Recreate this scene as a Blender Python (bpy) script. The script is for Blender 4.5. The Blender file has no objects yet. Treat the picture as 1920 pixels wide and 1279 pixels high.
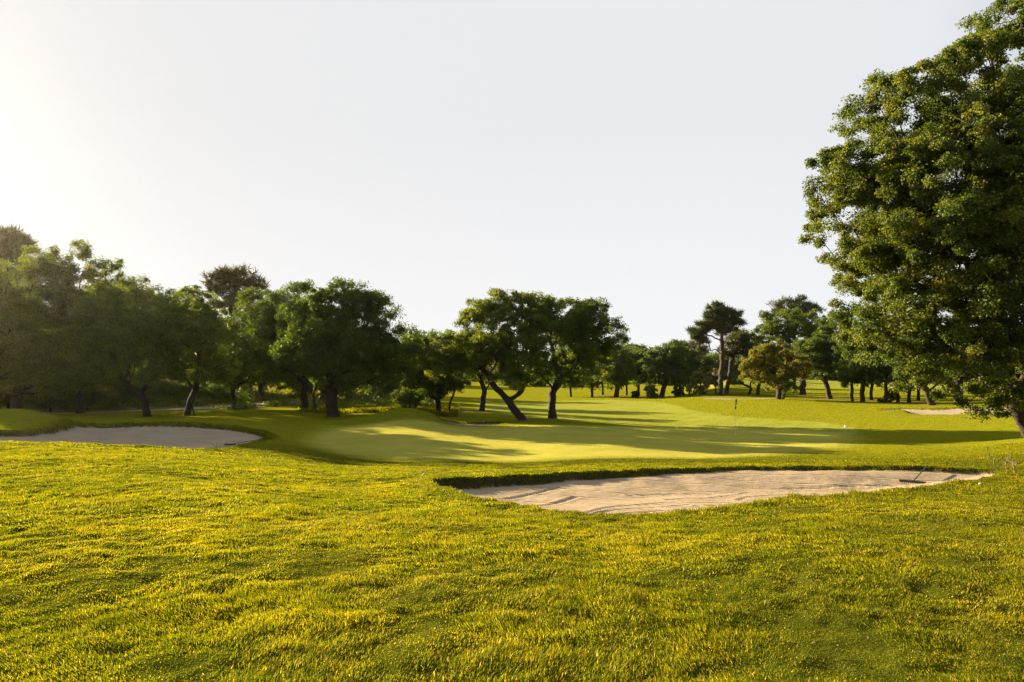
import bpy, math
import numpy as np
from mathutils import Vector

# ------------------------------------------------------------------ camera, sky, sun, exposure
F, HX, HY = 1280.0, 960.0, 705.0          # focal length and horizon of the photograph, in its own pixels
scene = bpy.context.scene
col = scene.collection
cam_data = bpy.data.cameras.new('camera')
cam_data.sensor_width = 36.0
cam_data.lens = 24.0
cam_data.shift_y = (HY - 639.5) / 1920.0
cam_data.clip_start = 0.05
cam_data.clip_end = 3000.0
cam = bpy.data.objects.new('camera', cam_data)
cam.rotation_euler = (math.radians(90), 0, 0)
col.objects.link(cam)
scene.camera = cam

SUN_AZ = math.radians(46.5)                # left of the viewing direction
SUN_EL = math.radians(16.5)
sdir = Vector((-math.sin(SUN_AZ) * math.cos(SUN_EL), math.cos(SUN_AZ) * math.cos(SUN_EL), math.sin(SUN_EL)))
EXPO = 2.25
HAZE = 0.00007
scene.view_settings.view_transform = 'Standard'
scene.view_settings.look = 'None'
scene.view_settings.exposure = EXPO
scene.view_settings.gamma = 1.0
scene.view_settings.use_curve_mapping = False

world = bpy.data.worlds.new('World')
scene.world = world
world.use_nodes = True
wn, wl = world.node_tree.nodes, world.node_tree.links
wn.clear()
wout = wn.new('ShaderNodeOutputWorld')
bg = wn.new('ShaderNodeBackground')
sky = wn.new('ShaderNodeTexSky')
sky.sky_type = 'NISHITA'
sky.sun_disc = False
sky.sun_elevation = SUN_EL
sky.sun_rotation = -SUN_AZ
sky.dust_density = 3.0
bg_sky = wn.new('ShaderNodeBackground')
wl.new(sky.outputs[0], bg_sky.inputs['Color'])
bg_sky.inputs['Strength'].default_value = 0.05
# strength kept in the daylight range; the ramp lets 60 per cent of it through overhead
tc = wn.new('ShaderNodeTexCoord')
sep = wn.new('ShaderNodeSeparateXYZ')
wl.new(tc.outputs['Generated'], sep.inputs[0])
ramp = wn.new('ShaderNodeValToRGB')       # pale high haze up to 35 degrees, thinning to open sky above
ramp.color_ramp.elements[0].position = 0.55
ramp.color_ramp.elements[0].color = (1, 1, 1, 1)
ramp.color_ramp.elements[1].position = 0.85
ramp.color_ramp.elements[1].color = (0.5, 0.5, 0.5, 1)
wl.new(sep.outputs['Z'], ramp.inputs[0])
# the haze is a little brighter and warmer towards the sun, a little bluer away from it
dotn = wn.new('ShaderNodeVectorMath'); dotn.operation = 'DOT_PRODUCT'
wl.new(tc.outputs['Generated'], dotn.inputs[0])
dotn.inputs[1].default_value = tuple(sdir)
hz = wn.new('ShaderNodeValToRGB')
K = 0.855 / 2 ** EXPO
els = hz.color_ramp.elements
els[0].position = -0.0; els[0].color = (K * .55, K * .62, K * .74, 1)
els[1].position = 1.0; els[1].color = (K * 1.0, K * 1.0, K * 1.0, 1)
e = els.new(0.30); e.color = (K * .965, K * .985, K * 1.02, 1)
e = els.new(0.50); e.color = (K * .99, K * 1.0, K * 1.015, 1)
e = els.new(0.90); e.color = (K * 1.0, K * 1.0, K * 1.01, 1)
wl.new(dotn.outputs['Value'], hz.inputs[0])
low = wn.new('ShaderNodeValToRGB')        # the haze layer is thickest, so whitest, low down
low.color_ramp.elements[0].position = 0.0; low.color_ramp.elements[0].color = (1.0, 1.0, 1.0, 1)
low.color_ramp.elements[1].position = 0.33; low.color_ramp.elements[1].color = (.87, .875, .88, 1)
wl.new(sep.outputs['Z'], low.inputs[0])
mul = wn.new('ShaderNodeMix'); mul.data_type = 'RGBA'; mul.blend_type = 'MULTIPLY'; mul.inputs[0].default_value = 1.0
wl.new(hz.outputs[0], mul.inputs[6]); wl.new(low.outputs[0], mul.inputs[7])
wl.new(mul.outputs[2], bg.inputs['Color'])
bg.inputs['Strength'].default_value = 1.12
mixw = wn.new('ShaderNodeMixShader')
wl.new(ramp.outputs[0], mixw.inputs[0])
wl.new(bg_sky.outputs[0], mixw.inputs[1])
wl.new(bg.outputs[0], mixw.inputs[2])
wl.new(mixw.outputs[0], wout.inputs['Surface'])

sun_data = bpy.data.lights.new('sun', 'SUN')
sun_data.energy = 5.0
sun_data.angle = math.radians(0.5)
sun_data.color = (1.0, 0.80, 0.50)
sun = bpy.data.objects.new('sun', sun_data)
sun.rotation_euler = sdir.to_track_quat('Z', 'Y').to_euler()
col.objects.link(sun)
scene.cycles.use_denoising = True
scene.cycles.denoiser = 'OPENIMAGEDENOISE'
scene.cycles.denoising_input_passes = 'RGB_ALBEDO_NORMAL'
scene.cycles.denoising_prefilter = 'NONE'
scene.cycles.max_bounces = 8
scene.cycles.diffuse_bounces = 3
scene.cycles.transmission_bounces = 4
scene.cycles.volume_bounces = 0
scene.cycles.transparent_max_bounces = 8

rng = np.random.default_rng(7)

# ------------------------------------------------------------------ helpers
def link(o, parent=None):
    col.objects.link(o)
    if parent is not None:
        o.parent = parent
    return o

def tag(o, label=None, cat=None, group=None, kind=None):
    if label: o['label'] = label
    if cat: o['category'] = cat
    if group: o['group'] = group
    if kind: o['kind'] = kind
    return o

def mesh_np(name, verts, loops, sizes, mat, tone=None, smooth=False, tone_domain='FACE'):
    """mesh from numpy arrays: verts (N,3), flat loop indices, loop count per face"""
    me = bpy.data.meshes.new(name)
    me.vertices.add(len(verts))
    me.vertices.foreach_set('co', np.ascontiguousarray(verts, dtype=np.float32).ravel())
    me.loops.add(len(loops))
    me.loops.foreach_set('vertex_index', np.ascontiguousarray(loops, dtype=np.int32))
    me.polygons.add(len(sizes))
    st = np.zeros(len(sizes), dtype=np.int32)
    st[1:] = np.cumsum(sizes)[:-1]
    me.polygons.foreach_set('loop_start', st)
    me.polygons.foreach_set('use_smooth', np.full(len(sizes), smooth, dtype=bool))
    if tone is not None:
        a = me.attributes.new('tone', 'FLOAT', tone_domain)
        a.data.foreach_set('value', np.ascontiguousarray(tone, dtype=np.float32))
    me.update(calc_edges=True)
    me.materials.append(mat)
    return me

def obj_np(name, parent, *a, **k):
    o = bpy.data.objects.new(name, mesh_np(name, *a, **k))
    return link(o, parent)

_tab = np.random.default_rng(3).random((256, 256))
def noise2(x, y):
    x = np.asarray(x, float); y = np.asarray(y, float)
    xi = np.floor(x).astype(np.int64); yi = np.floor(y).astype(np.int64)
    fx = x - xi; fy = y - yi
    fx = fx * fx * (3 - 2 * fx); fy = fy * fy * (3 - 2 * fy)
    a = _tab[xi & 255, yi & 255]; b = _tab[(xi + 1) & 255, yi & 255]
    c = _tab[xi & 255, (yi + 1) & 255]; d = _tab[(xi + 1) & 255, (yi + 1) & 255]
    return (a * (1 - fx) + b * fx) * (1 - fy) + (c * (1 - fx) + d * fx) * fy - 0.5
def fbm(x, y, o=4):
    s = 0; a = 1.0
    for k in range(o):
        s = s + a * noise2(x * 2 ** k + 17.3 * k, y * 2 ** k - 9.1 * k); a *= .5
    return s
def sstep(a, b, x):
    t = np.clip((x - a) / (b - a), 0, 1)
    return t * t * (3 - 2 * t)

def plan(px, Y):
    return ((px - HX) / F * Y, Y)
def P3(px, py, Y):
    return np.array([(px - HX) / F * Y, Y, -(py - HY) / F * Y])

# ------------------------------------------------------------------ terrain
CP = [(-300,1279,3.57),(0,1279,3.57),(480,1279,3.57),(960,1279,3.57),(1440,1279,3.57),(1920,1279,3.55),(2200,1279,3.55),
 (-400,950,8.7),(0,950,8.7),(480,950,9.0),(800,960,8.9),(960,1000,7.3),(1440,1000,7.0),(1920,1000,6.9),(1700,960,8.6),
 (0,880,12.6),(300,890,12.4),(-500,832,19.5),(0,830,20),(130,833,20.5),(200,838,20.5),(300,842,20.5),(380,849,20.8),
 (600,905,14.4),(620,873,21),(700,880,19),(812,906,13.6),(760,893,16),(500,880,16),(500,858,21.5),
 (950,947,10.3),(1050,966,9.1),(1120,973,8.7),(1200,972,8.7),(1290,968,8.9),(1350,960,9.4),(1480,941,10.4),(1560,934,11.2),(1640,927,11.8),(1720,918,12.9),(1800,904,14.4),(1850,896,15.4),(1930,878,17),
 (850,899,14.7),(950,894,15.8),(1050,887,16.6),(1150,883,17.1),(1250,879,17.7),(1350,876,18.3),(1450,875,18.3),(1550,875,18.3),(1650,876,18.3),(1750,877,18.2),(1850,879,18),
 (1920,853,21),(1915,850,21.3),(2100,830,22),
 (700,865,25),(960,867,24),(1300,859,25.5),(1600,852,26.5),(1800,848,25.5),
 (600,815,38),(960,800,45),(960,820,37),(700,830,33),(1378,815,40),(1378,835,33.5),(1600,812,40),(1600,830,33),(1800,822,34),(1900,800,40),(1920,825,29),
 (250,806,30),(300,793,38),(150,795,37),(400,797,37),(505,824,30.5),(440,839,26),(560,832,31),(500,805,37),(540,840,27),
 (0,770,31),(60,771,31.5),(105,784,32),(-300,768,31),(30,773,36),(0,808,27.5),(-300,808,27.5),(95,806,29),
 (200,785,44),(275,781,48),(350,779,50),(200,776,53),(450,770,60),(100,772,60),(440,752,80),(0,745,75),(200,748,80),
 (0,705,130),(300,722,130),(-400,700,120),(-500,760,45),(550,745,110),
 (622,782,52),(570,770,58),(600,793,45),(780,776,50),(700,785,48),(850,791,52),(700,763,75),(800,755,90),(740,788,45),
 (975,788,52),(1035,785,54),(905,771,68),(860,776,62),(1120,795,48),
 (1155,745,130),(1240,745,130),(1000,752,120),(1000,768,80),(1200,765,85),(1200,785,58),(1000,742,150),(1300,736,160),
 (1350,742,112),(1460,749,92),(1420,742,115),(1505,740,125),(1555,748,98),(1400,761,78),(1350,775,65),(1500,775,62),
 (1660,753,88),(1745,760,75),(1700,764,69),(1780,776,56),(1780,765,67),(1650,785,52),(1900,775,52),(1900,752,80),
 (1345,716,170),(1500,716,190),(1700,728,150),(1900,736,130),(1340,728,140),(1500,730,150),
 (960,720,250),(0,690,250),(1900,712,300),(1400,708,300),(960,707,450),(0,690,450),(1900,700,450)]
cp = np.array([P3(*c) for c in CP])
extra = []
for a in range(0, 360, 20):                # ground round the camera and out of the frame
    t = math.radians(a)
    extra += [(1.0 * math.sin(t), 1.0 * math.cos(t), -1.6), (2.2 * math.sin(t), 2.2 * math.cos(t), -1.6)]
for a in list(range(60, 301, 20)):
    t = math.radians(a)
    for r, z in ((8, -1.8), (25, -2.4), (70, -2.8), (200, -2.5), (450, -1)):
        extra.append((r * math.sin(t), r * math.cos(t), z))
cp = np.vstack([cp, np.array(extra)])
def warp(X, Y):
    r = np.sqrt(X * X + Y * Y) + 1e-6
    s = 2.6 * r / (r + 1.5)
    return X / r * s, Y / r * s, 0.8 * np.log(r + 0.6)
def phi(d2): return np.sqrt(d2 + 0.006)
cq = np.stack(warp(cp[:, 0], cp[:, 1]), 1)
A = phi(((cq[:, None] - cq[None]) ** 2).sum(-1))
n = len(cq)
B = np.hstack([cq, np.ones((n, 1))])
M = np.block([[A + np.eye(n) * -0.004, B], [B.T, np.zeros((4, 4))]])
W = np.linalg.solve(M, np.concatenate([cp[:, 2] , np.zeros(4)]))
def base_z(X, Y):
    out = np.empty(len(X))
    for i in range(0, len(X), 60000):
        q = np.stack(warp(X[i:i + 60000], Y[i:i + 60000]), 1).astype(np.float32)
        z = q @ W[n:n + 3] + W[n + 3]
        d2 = (q ** 2).sum(1)[:, None] + (cq ** 2).sum(1)[None] - 2 * q @ cq.T
        out[i:i + 60000] = z + phi(np.maximum(d2, 0)) @ W[:n]
    return out

def poly(pts): return np.array([plan(*p) for p in pts])
def sdf(X, Y, pg):
    """signed distance, negative inside"""
    d = np.full(len(X), 1e9); ins = np.zeros(len(X), bool)
    for i in range(len(pg)):
        a = pg[i]; b = pg[(i + 1) % len(pg)]
        e = b - a; L = (e ** 2).sum() + 1e-12
        t = np.clip(((X - a[0]) * e[0] + (Y - a[1]) * e[1]) / L, 0, 1)
        d = np.minimum(d, (X - a[0] - t * e[0]) ** 2 + (Y - a[1] - t * e[1]) ** 2)
        c = (a[1] > Y) != (b[1] > Y)
        with np.errstate(divide='ignore', invalid='ignore'):
            xi = a[0] + (Y - a[1]) * e[0] / (e[1] if abs(e[1]) > 1e-9 else 1e-9)
        ins ^= c & (X < xi)
    d = np.sqrt(d)
    return np.where(ins, -d, d)
def smooth_poly(pg, k=2):
    for _ in range(k):
        q = []
        for i in range(len(pg)):
            a = pg[i]; b = pg[(i + 1) % len(pg)]
            q += [a * .75 + b * .25, a * .25 + b * .75]
        pg = np.array(q)
    return pg

BUNKERS = {
 'front': dict(pg=smooth_poly(poly([(796,14.1),(862,11.4),(950,10.4),(1050,9.3),(1120,8.8),(1200,8.8),(1290,9.0),(1350,9.5),(1420,10),(1480,10.6),(1560,11.3),(1640,12),(1720,13),(1800,14.0),(1875,15.6),
     (1895,17.2),(1750,17.9),(1650,18.1),(1550,17.9),(1450,18.1),(1350,18.0),(1250,17.3),(1150,16.8),(1050,16.2),(950,15.4),(880,15.0),(812,14.7)]), 1), lip=.19, deep=.38, edge=.26),
 'left': dict(pg=smooth_poly(poly([(-260,20.6),(0,20.8),(130,21),(200,21.2),(300,21.4),(380,22.2),(425,25),(470,28.4),(507,31),(503,34.5),(440,36.4),(380,37.5),(300,38.0),(200,38),(150,37),(132,34.5),(124,31),(70,28.2),(0,27.2),(-260,27)]), 1), lip=.2, deep=.42, edge=.4),
 'right': dict(pg=smooth_poly(poly([(1700,57.5),(1740,54.8),(1790,54.3),(1850,54.3),(1910,55),(1960,58),(1920,63),(1830,66),(1780,66),(1735,64.5),(1700,66),(1660,66),(1645,64.5),(1665,62.8),(1696,62)]), 1), lip=.07, deep=.10, edge=.5),
 'mid': dict(pg=smooth_poly(poly([(818,49.5),(830,47),(880,46.2),(935,47.4),(950,49),(925,50.5),(880,51.3),(830,51.3)]), 1), lip=.05, deep=.06, edge=.35),
}
GREEN = smooth_poly(poly([(585,34),(620,29),(700,26.4),(800,25.2),(950,24.6),(1100,24.7),(1250,25.4),(1400,26.6),(1500,28.3),(1570,31),(1600,35),(1580,40),(1500,43.5),(1350,45.3),(1150,45.8),(950,45.8),(780,45.3),(660,43),(600,39.5)]), 2)
FAIRWAY = smooth_poly(poly([(1595,37.5),(1616,41),(1600,45.5),(1540,50.5),(1460,54),(1400,57.5),(1340,64),(1290,78),(1260,95),(1200,112),(1100,120),(950,110),(880,95),(900,72),(960,60),(1060,50.5),(1250,46.5),(1480,44)]), 2)
FAR_FAIRWAY = smooth_poly(poly([(1310,150),(1390,150),(1560,160),(1800,140),(1980,120),(2000,200),(1700,260),(1300,260)]), 2)

def dist_line(X, Y, pts):
    d = np.full(len(X), 1e9)
    for a, b in zip(pts[:-1], pts[1:]):
        a = np.array(plan(*a)); b = np.array(plan(*b)); e = b - a
        t = np.clip(((X - a[0]) * e[0] + (Y - a[1]) * e[1]) / (e ** 2).sum(), 0, 1)
        d = np.minimum(d, (X - a[0] - t * e[0]) ** 2 + (Y - a[1] - t * e[1]) ** 2)
    return np.sqrt(d)
FURROWS = [[(1092,11.7),(1105,12.2),(1130,12.7),(1170,13.1),(1240,13.5),(1310,13.6),(1370,13.5)], [(1125,11.6),(1180,12.1),(1260,12.4),(1340,12.5),(1400,12.4)],
           [(1385,13.9),(1400,14.4),(1440,14.7),(1520,14.9),(1620,15.0),(1760,15.6)], [(1300,13.0),(1400,13.3),(1550,13.5),(1640,13.8)], [(1180,14.6),(1260,15.0),(1340,15.1)],
           [(960,12.6),(1020,13.2),(1080,14.2)], [(1130,11.0),(1220,11.3),(1320,11.4)], [(1450,15.9),(1560,16.2),(1680,16.3)], [(1105,11.4),(1120,12.0),(1150,12.45),(1200,12.8),(1290,13.1)], [(1210,11.8),(1300,11.95),(1380,11.7)], [(1250,14.0),(1330,14.3),(1400,15.2),(1500,15.5)], [(1420,12.6),(1520,12.8),(1600,12.9)], [(900,13.2),(960,13.9),(1050,15.3)]]
PATH1 = [(-400,54),(0,55),(200,57),(300,60),(380,64),(450,70),(520,78),(560,88),(600,110)]
PATH2 = [(1330,104),(1370,99),(1410,97.5),(1450,100)]
DIRT = [(1240,132,11),(1290,135,9),(1180,136,9),(1520,104,7),(1560,98,6),(905,68,3),(420,66,6),(480,70,6),(350,64,7),(275,60,7),(150,62,9),(650,66,5),(720,70,6),(1640,92,5),(1700,88,5),(1350,116,4)]
HUMPS = [(770,47.6,1.9,1.0,.42),(715,47.2,2.4,1.0,.32),(805,48.6,.9,.7,.30),(1688,59.5,1.2,.6,.22)]
FF = None

def surface(X, Y, want_masks=False):
    X = np.asarray(X, float); Y = np.asarray(Y, float)
    z = base_z(X, Y)
    r = np.sqrt(X * X + Y * Y)
    for px, yy, a, b, h in HUMPS:
        hx, hy = plan(px, yy)
        z += h * np.exp(-((X - hx) / a) ** 2 - ((Y - hy) / b) ** 2)
    gd = sdf(X, Y, GREEN)
    fd = sdf(X, Y, FAIRWAY)
    rough = sstep(-.1, 1.5, gd) * (.3 + .7 * sstep(-.1, 1.5, fd))
    lump = fbm(X * 2.1, Y * 2.1, 3) * .026 + fbm(X * .45 + 5, Y * .45, 2) * .03 + fbm(X * 6, Y * 6, 2) * .034 * (r < 30)
    lump *= 1 + .8 * sstep(60, 150, r)
    sand = np.zeros(len(X)); lipd = np.full(len(X), 9.0)
    carve = np.zeros(len(X))
    wob = fbm(X * 2.2, Y * 2.2, 3) * .16
    for nm, b in BUNKERS.items():
        lo = b['pg'].min(0) - 2; hi = b['pg'].max(0) + 2
        m = (X > lo[0]) & (X < hi[0]) & (Y > lo[1]) & (Y < hi[1])
        if not m.any(): continue
        d = sdf(X[m], Y[m], b['pg']) + wob[m]
        ins = -d
        lp = b['lip'] * (np.interp(X[m], [0, 2.5, 6, 11], [1.05, .8, .42, .3]) * (1 + .25 * fbm(X[m] * 1.3, Y[m] * 1.3, 2)) if nm == 'front' else 1)
        c = lp * sstep(0, b['edge'] * .45, ins) + (b['deep'] - lp) * sstep(b['edge'] * .3, 2.4, ins)
        c = c - .03 * sstep(.55, .0, np.abs(d + .0)) * (d > 0)      # slightly raised turf edge
        carve[m] = c
        sand[m] = np.maximum(sand[m], sstep(b['edge'] * .52, b['edge'] * .72, ins))
        lipd[m] = np.minimum(lipd[m], d)
    z = z - carve + lump * np.where(sand > .5, .08, rough)
    mf = (sand > .2) & (Y > 9) & (Y < 19) & (X > -2)
    if mf.any():
        fx_, fy_ = X[mf], Y[mf]; fz_ = np.zeros(mf.sum())
        for ln_ in FURROWS:
            dl = dist_line(fx_, fy_ + fbm(fx_ * 1.2, fy_ * 1.2, 2) * .12, ln_)
            fz_ += -.024 * np.exp(-(dl / .045) ** 2) + .010 * np.exp(-((dl - .11) / .05) ** 2)
        z[mf] += fz_ * sand[mf]
    z += sand * (fbm(X * .7, Y * .7, 2) * .05 + fbm(X * 5, Y * 5, 2) * .006)
    if not want_masks:
        return z
    green = sstep(1.5, -1.1, gd + fbm(X, Y, 2) * .5)
    fair = sstep(.5, -.5, fd + fbm(X * .5, Y * .5, 2) * .6) + sstep(3, -3, sdf(X, Y, FAR_FAIRWAY))
    pth = np.minimum(dist_line(X, Y, PATH1) - 1.3, dist_line(X, Y, PATH2) - 1.0)
    path = sstep(.25, -.25, pth + fbm(X, Y, 2) * .3) 
    dirt = np.zeros(len(X))
    for px, yy, rr in DIRT:
        dx, dy = plan(px, yy)
        dirt = np.maximum(dirt, sstep(1.1, .3, np.sqrt((X - dx) ** 2 + ((Y - dy) * 1.0) ** 2) / rr + fbm(X * .35, Y * .35, 4) * .7))
    # earth shows on the steep bunker lips, and the wood's floor is bare at the back left
    wood = sstep(66, 80, Y + fbm(X * .1, Y * .1, 3) * 20) * sstep(560, 470, X / np.maximum(Y, 1) * F + HX)
    lip = sstep(.04, -.05, lipd) * (1 - sand) * (lipd > -.8) * .9
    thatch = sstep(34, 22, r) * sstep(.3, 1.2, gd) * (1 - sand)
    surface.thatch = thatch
    return z, sand, green, np.clip(fair, 0, 1), path, np.clip(np.maximum(dirt, wood * .45) , 0, 1), lip, lipd, gd, fd

def gz(X, Y):
    return float(surface(np.array([X]), np.array([Y]))[0])

# ------------------------------------------------------------------ materials
def new_mat(name):
    m = bpy.data.materials.new(name); m.use_nodes = True
    nt = m.node_tree; nt.nodes.clear()
    out = nt.nodes.new('ShaderNodeOutputMaterial')
    return m, nt, out
class N:
    def __init__(s, nt): s.nt = nt
    def __call__(s, t, **k):
        n_ = s.nt.nodes.new(t)
        for a, b in k.items(): setattr(n_, a, b)
        return n_
    def l(s, a, b): s.nt.links.new(a, b)
    def attr(s, name):
        n_ = s('ShaderNodeAttribute'); n_.attribute_name = name; return n_.outputs['Fac']
    def noise(s, scale, detail=4, vec=None, rough=.55, dist=0):
        n_ = s('ShaderNodeTexNoise'); n_.inputs['Scale'].default_value = scale; n_.inputs['Detail'].default_value = detail
        n_.inputs['Roughness'].default_value = rough; n_.inputs['Distortion'].default_value = dist
        if vec is not None: s.l(vec, n_.inputs['Vector'])
        return n_.outputs['Fac']
    def ramp(s, fac, stops):
        n_ = s('ShaderNodeValToRGB'); e_ = n_.color_ramp.elements
        e_[0].position, e_[0].color = stops[0][0], (*stops[0][1], 1)
        e_[1].position, e_[1].color = stops[-1][0], (*stops[-1][1], 1)
        for p, c in stops[1:-1]:
            q = e_.new(p); q.color = (*c, 1)
        s.l(fac, n_.inputs[0]); return n_.outputs[0]
    def mix(s, fac, a, b, mode='MIX'):
        n_ = s('ShaderNodeMix'); n_.data_type = 'RGBA'; n_.blend_type = mode
        if hasattr(fac, 'default_value') or hasattr(fac, 'links'): s.l(fac, n_.inputs[0])
        else: n_.inputs[0].default_value = fac
        for v, i in ((a, 6), (b, 7)):
            if isinstance(v, tuple): n_.inputs[i].default_value = (*v, 1)
            else: s.l(v, n_.inputs[i])
        return n_.outputs[2]
    def math(s, op, a, b=None, clamp=False):
        n_ = s('ShaderNodeMath'); n_.operation = op; n_.use_clamp = clamp
        for v, i in ((a, 0), (b, 1)):
            if v is None: continue
            if isinstance(v, (int, float)): n_.inputs[i].default_value = v
            else: s.l(v, n_.inputs[i])
        return n_.outputs[0]

def leaf_mat(name, stops, trans=.45, rough=.55, tmul=1.6, spec=.35):
    m, nt, out = new_mat(name); q = N(nt)
    c = q.ramp(q.attr('tone'), stops)
    p = q('ShaderNodeBsdfPrincipled'); q.l(c, p.inputs['Base Color'])
    p.inputs['Roughness'].default_value = rough
    p.inputs['Specular IOR Level'].default_value = spec
    t = q('ShaderNodeBsdfTranslucent')
    tcx = q.mix(1.0, c, (tmul * 1.05, tmul, tmul * .32), 'MULTIPLY')
    q.l(tcx, t.inputs['Color'])
    ms = q('ShaderNodeMixShader'); ms.inputs[0].default_value = trans
    q.l(p.outputs[0], ms.inputs[1]); q.l(t.outputs[0], ms.inputs[2]); q.l(ms.outputs[0], out.inputs['Surface'])
    return m

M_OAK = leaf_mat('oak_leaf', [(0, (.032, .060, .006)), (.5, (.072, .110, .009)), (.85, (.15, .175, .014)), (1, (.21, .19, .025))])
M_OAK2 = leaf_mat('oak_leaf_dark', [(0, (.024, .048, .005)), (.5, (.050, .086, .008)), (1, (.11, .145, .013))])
M_BIG = leaf_mat('oak_leaf_near', [(0, (.026, .048, .005)), (.45, (.064, .098, .007)), (.85, (.15, .165, .013)), (.97, (.20, .15, .03)), (1, (.2, .10, .03))], spec=.4)
M_ORANGE = leaf_mat('russet_leaf', [(0, (.05, .078, .008)), (.5, (.13, .135, .010)), (1, (.29, .18, .015))])
M_PINE = leaf_mat('pine_needle', [(0, (.028, .042, .014)), (.6, (.05, .065, .02)), (1, (.10, .085, .03))], trans=.25)
M_PALE = leaf_mat('pale_leaf', [(0, (.09, .085, .04)), (1, (.2, .17, .09))])
M_BLADE = leaf_mat('grass_blade', [(0, (.034, .052, .003)), (.4, (.090, .103, .004)), (.72, (.172, .157, .007)), (.9, (.25, .205, .02)), (1, (.38, .30, .12))], trans=.55, rough=.75, tmul=1.9, spec=.06)

def bark_mat():
    m, nt, out = new_mat('bark'); q = N(nt)
    tcn = q('ShaderNodeTexCoord'); mp = q('ShaderNodeMapping'); mp.inputs['Scale'].default_value = (1, 1, .28)
    q.l(tcn.outputs['Object'], mp.inputs[0])
    n1 = q.noise(9, 6, mp.outputs[0], .65, 1.2)
    n2 = q.noise(1.4, 3, tcn.outputs['Object'])
    c = q.ramp(n1, [(.3, (.012, .008, .005)), (.55, (.042, .025, .014)), (.75, (.095, .056, .032))])
    c = q.mix(n2, c, (.03, .024, .015), 'MIX')
    c2 = q.mix(.6, c, c)
    p = q('ShaderNodeBsdfPrincipled'); q.l(c, p.inputs['Base Color']); p.inputs['Roughness'].default_value = .95
    b = q('ShaderNodeBump'); b.inputs['Strength'].default_value = .9; b.inputs['Distance'].default_value = .06
    q.l(n1, b.inputs['Height']); q.l(b.outputs[0], p.inputs['Normal']); q.l(p.outputs[0], out.inputs['Surface'])
    return m
M_BARK = bark_mat()

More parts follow.
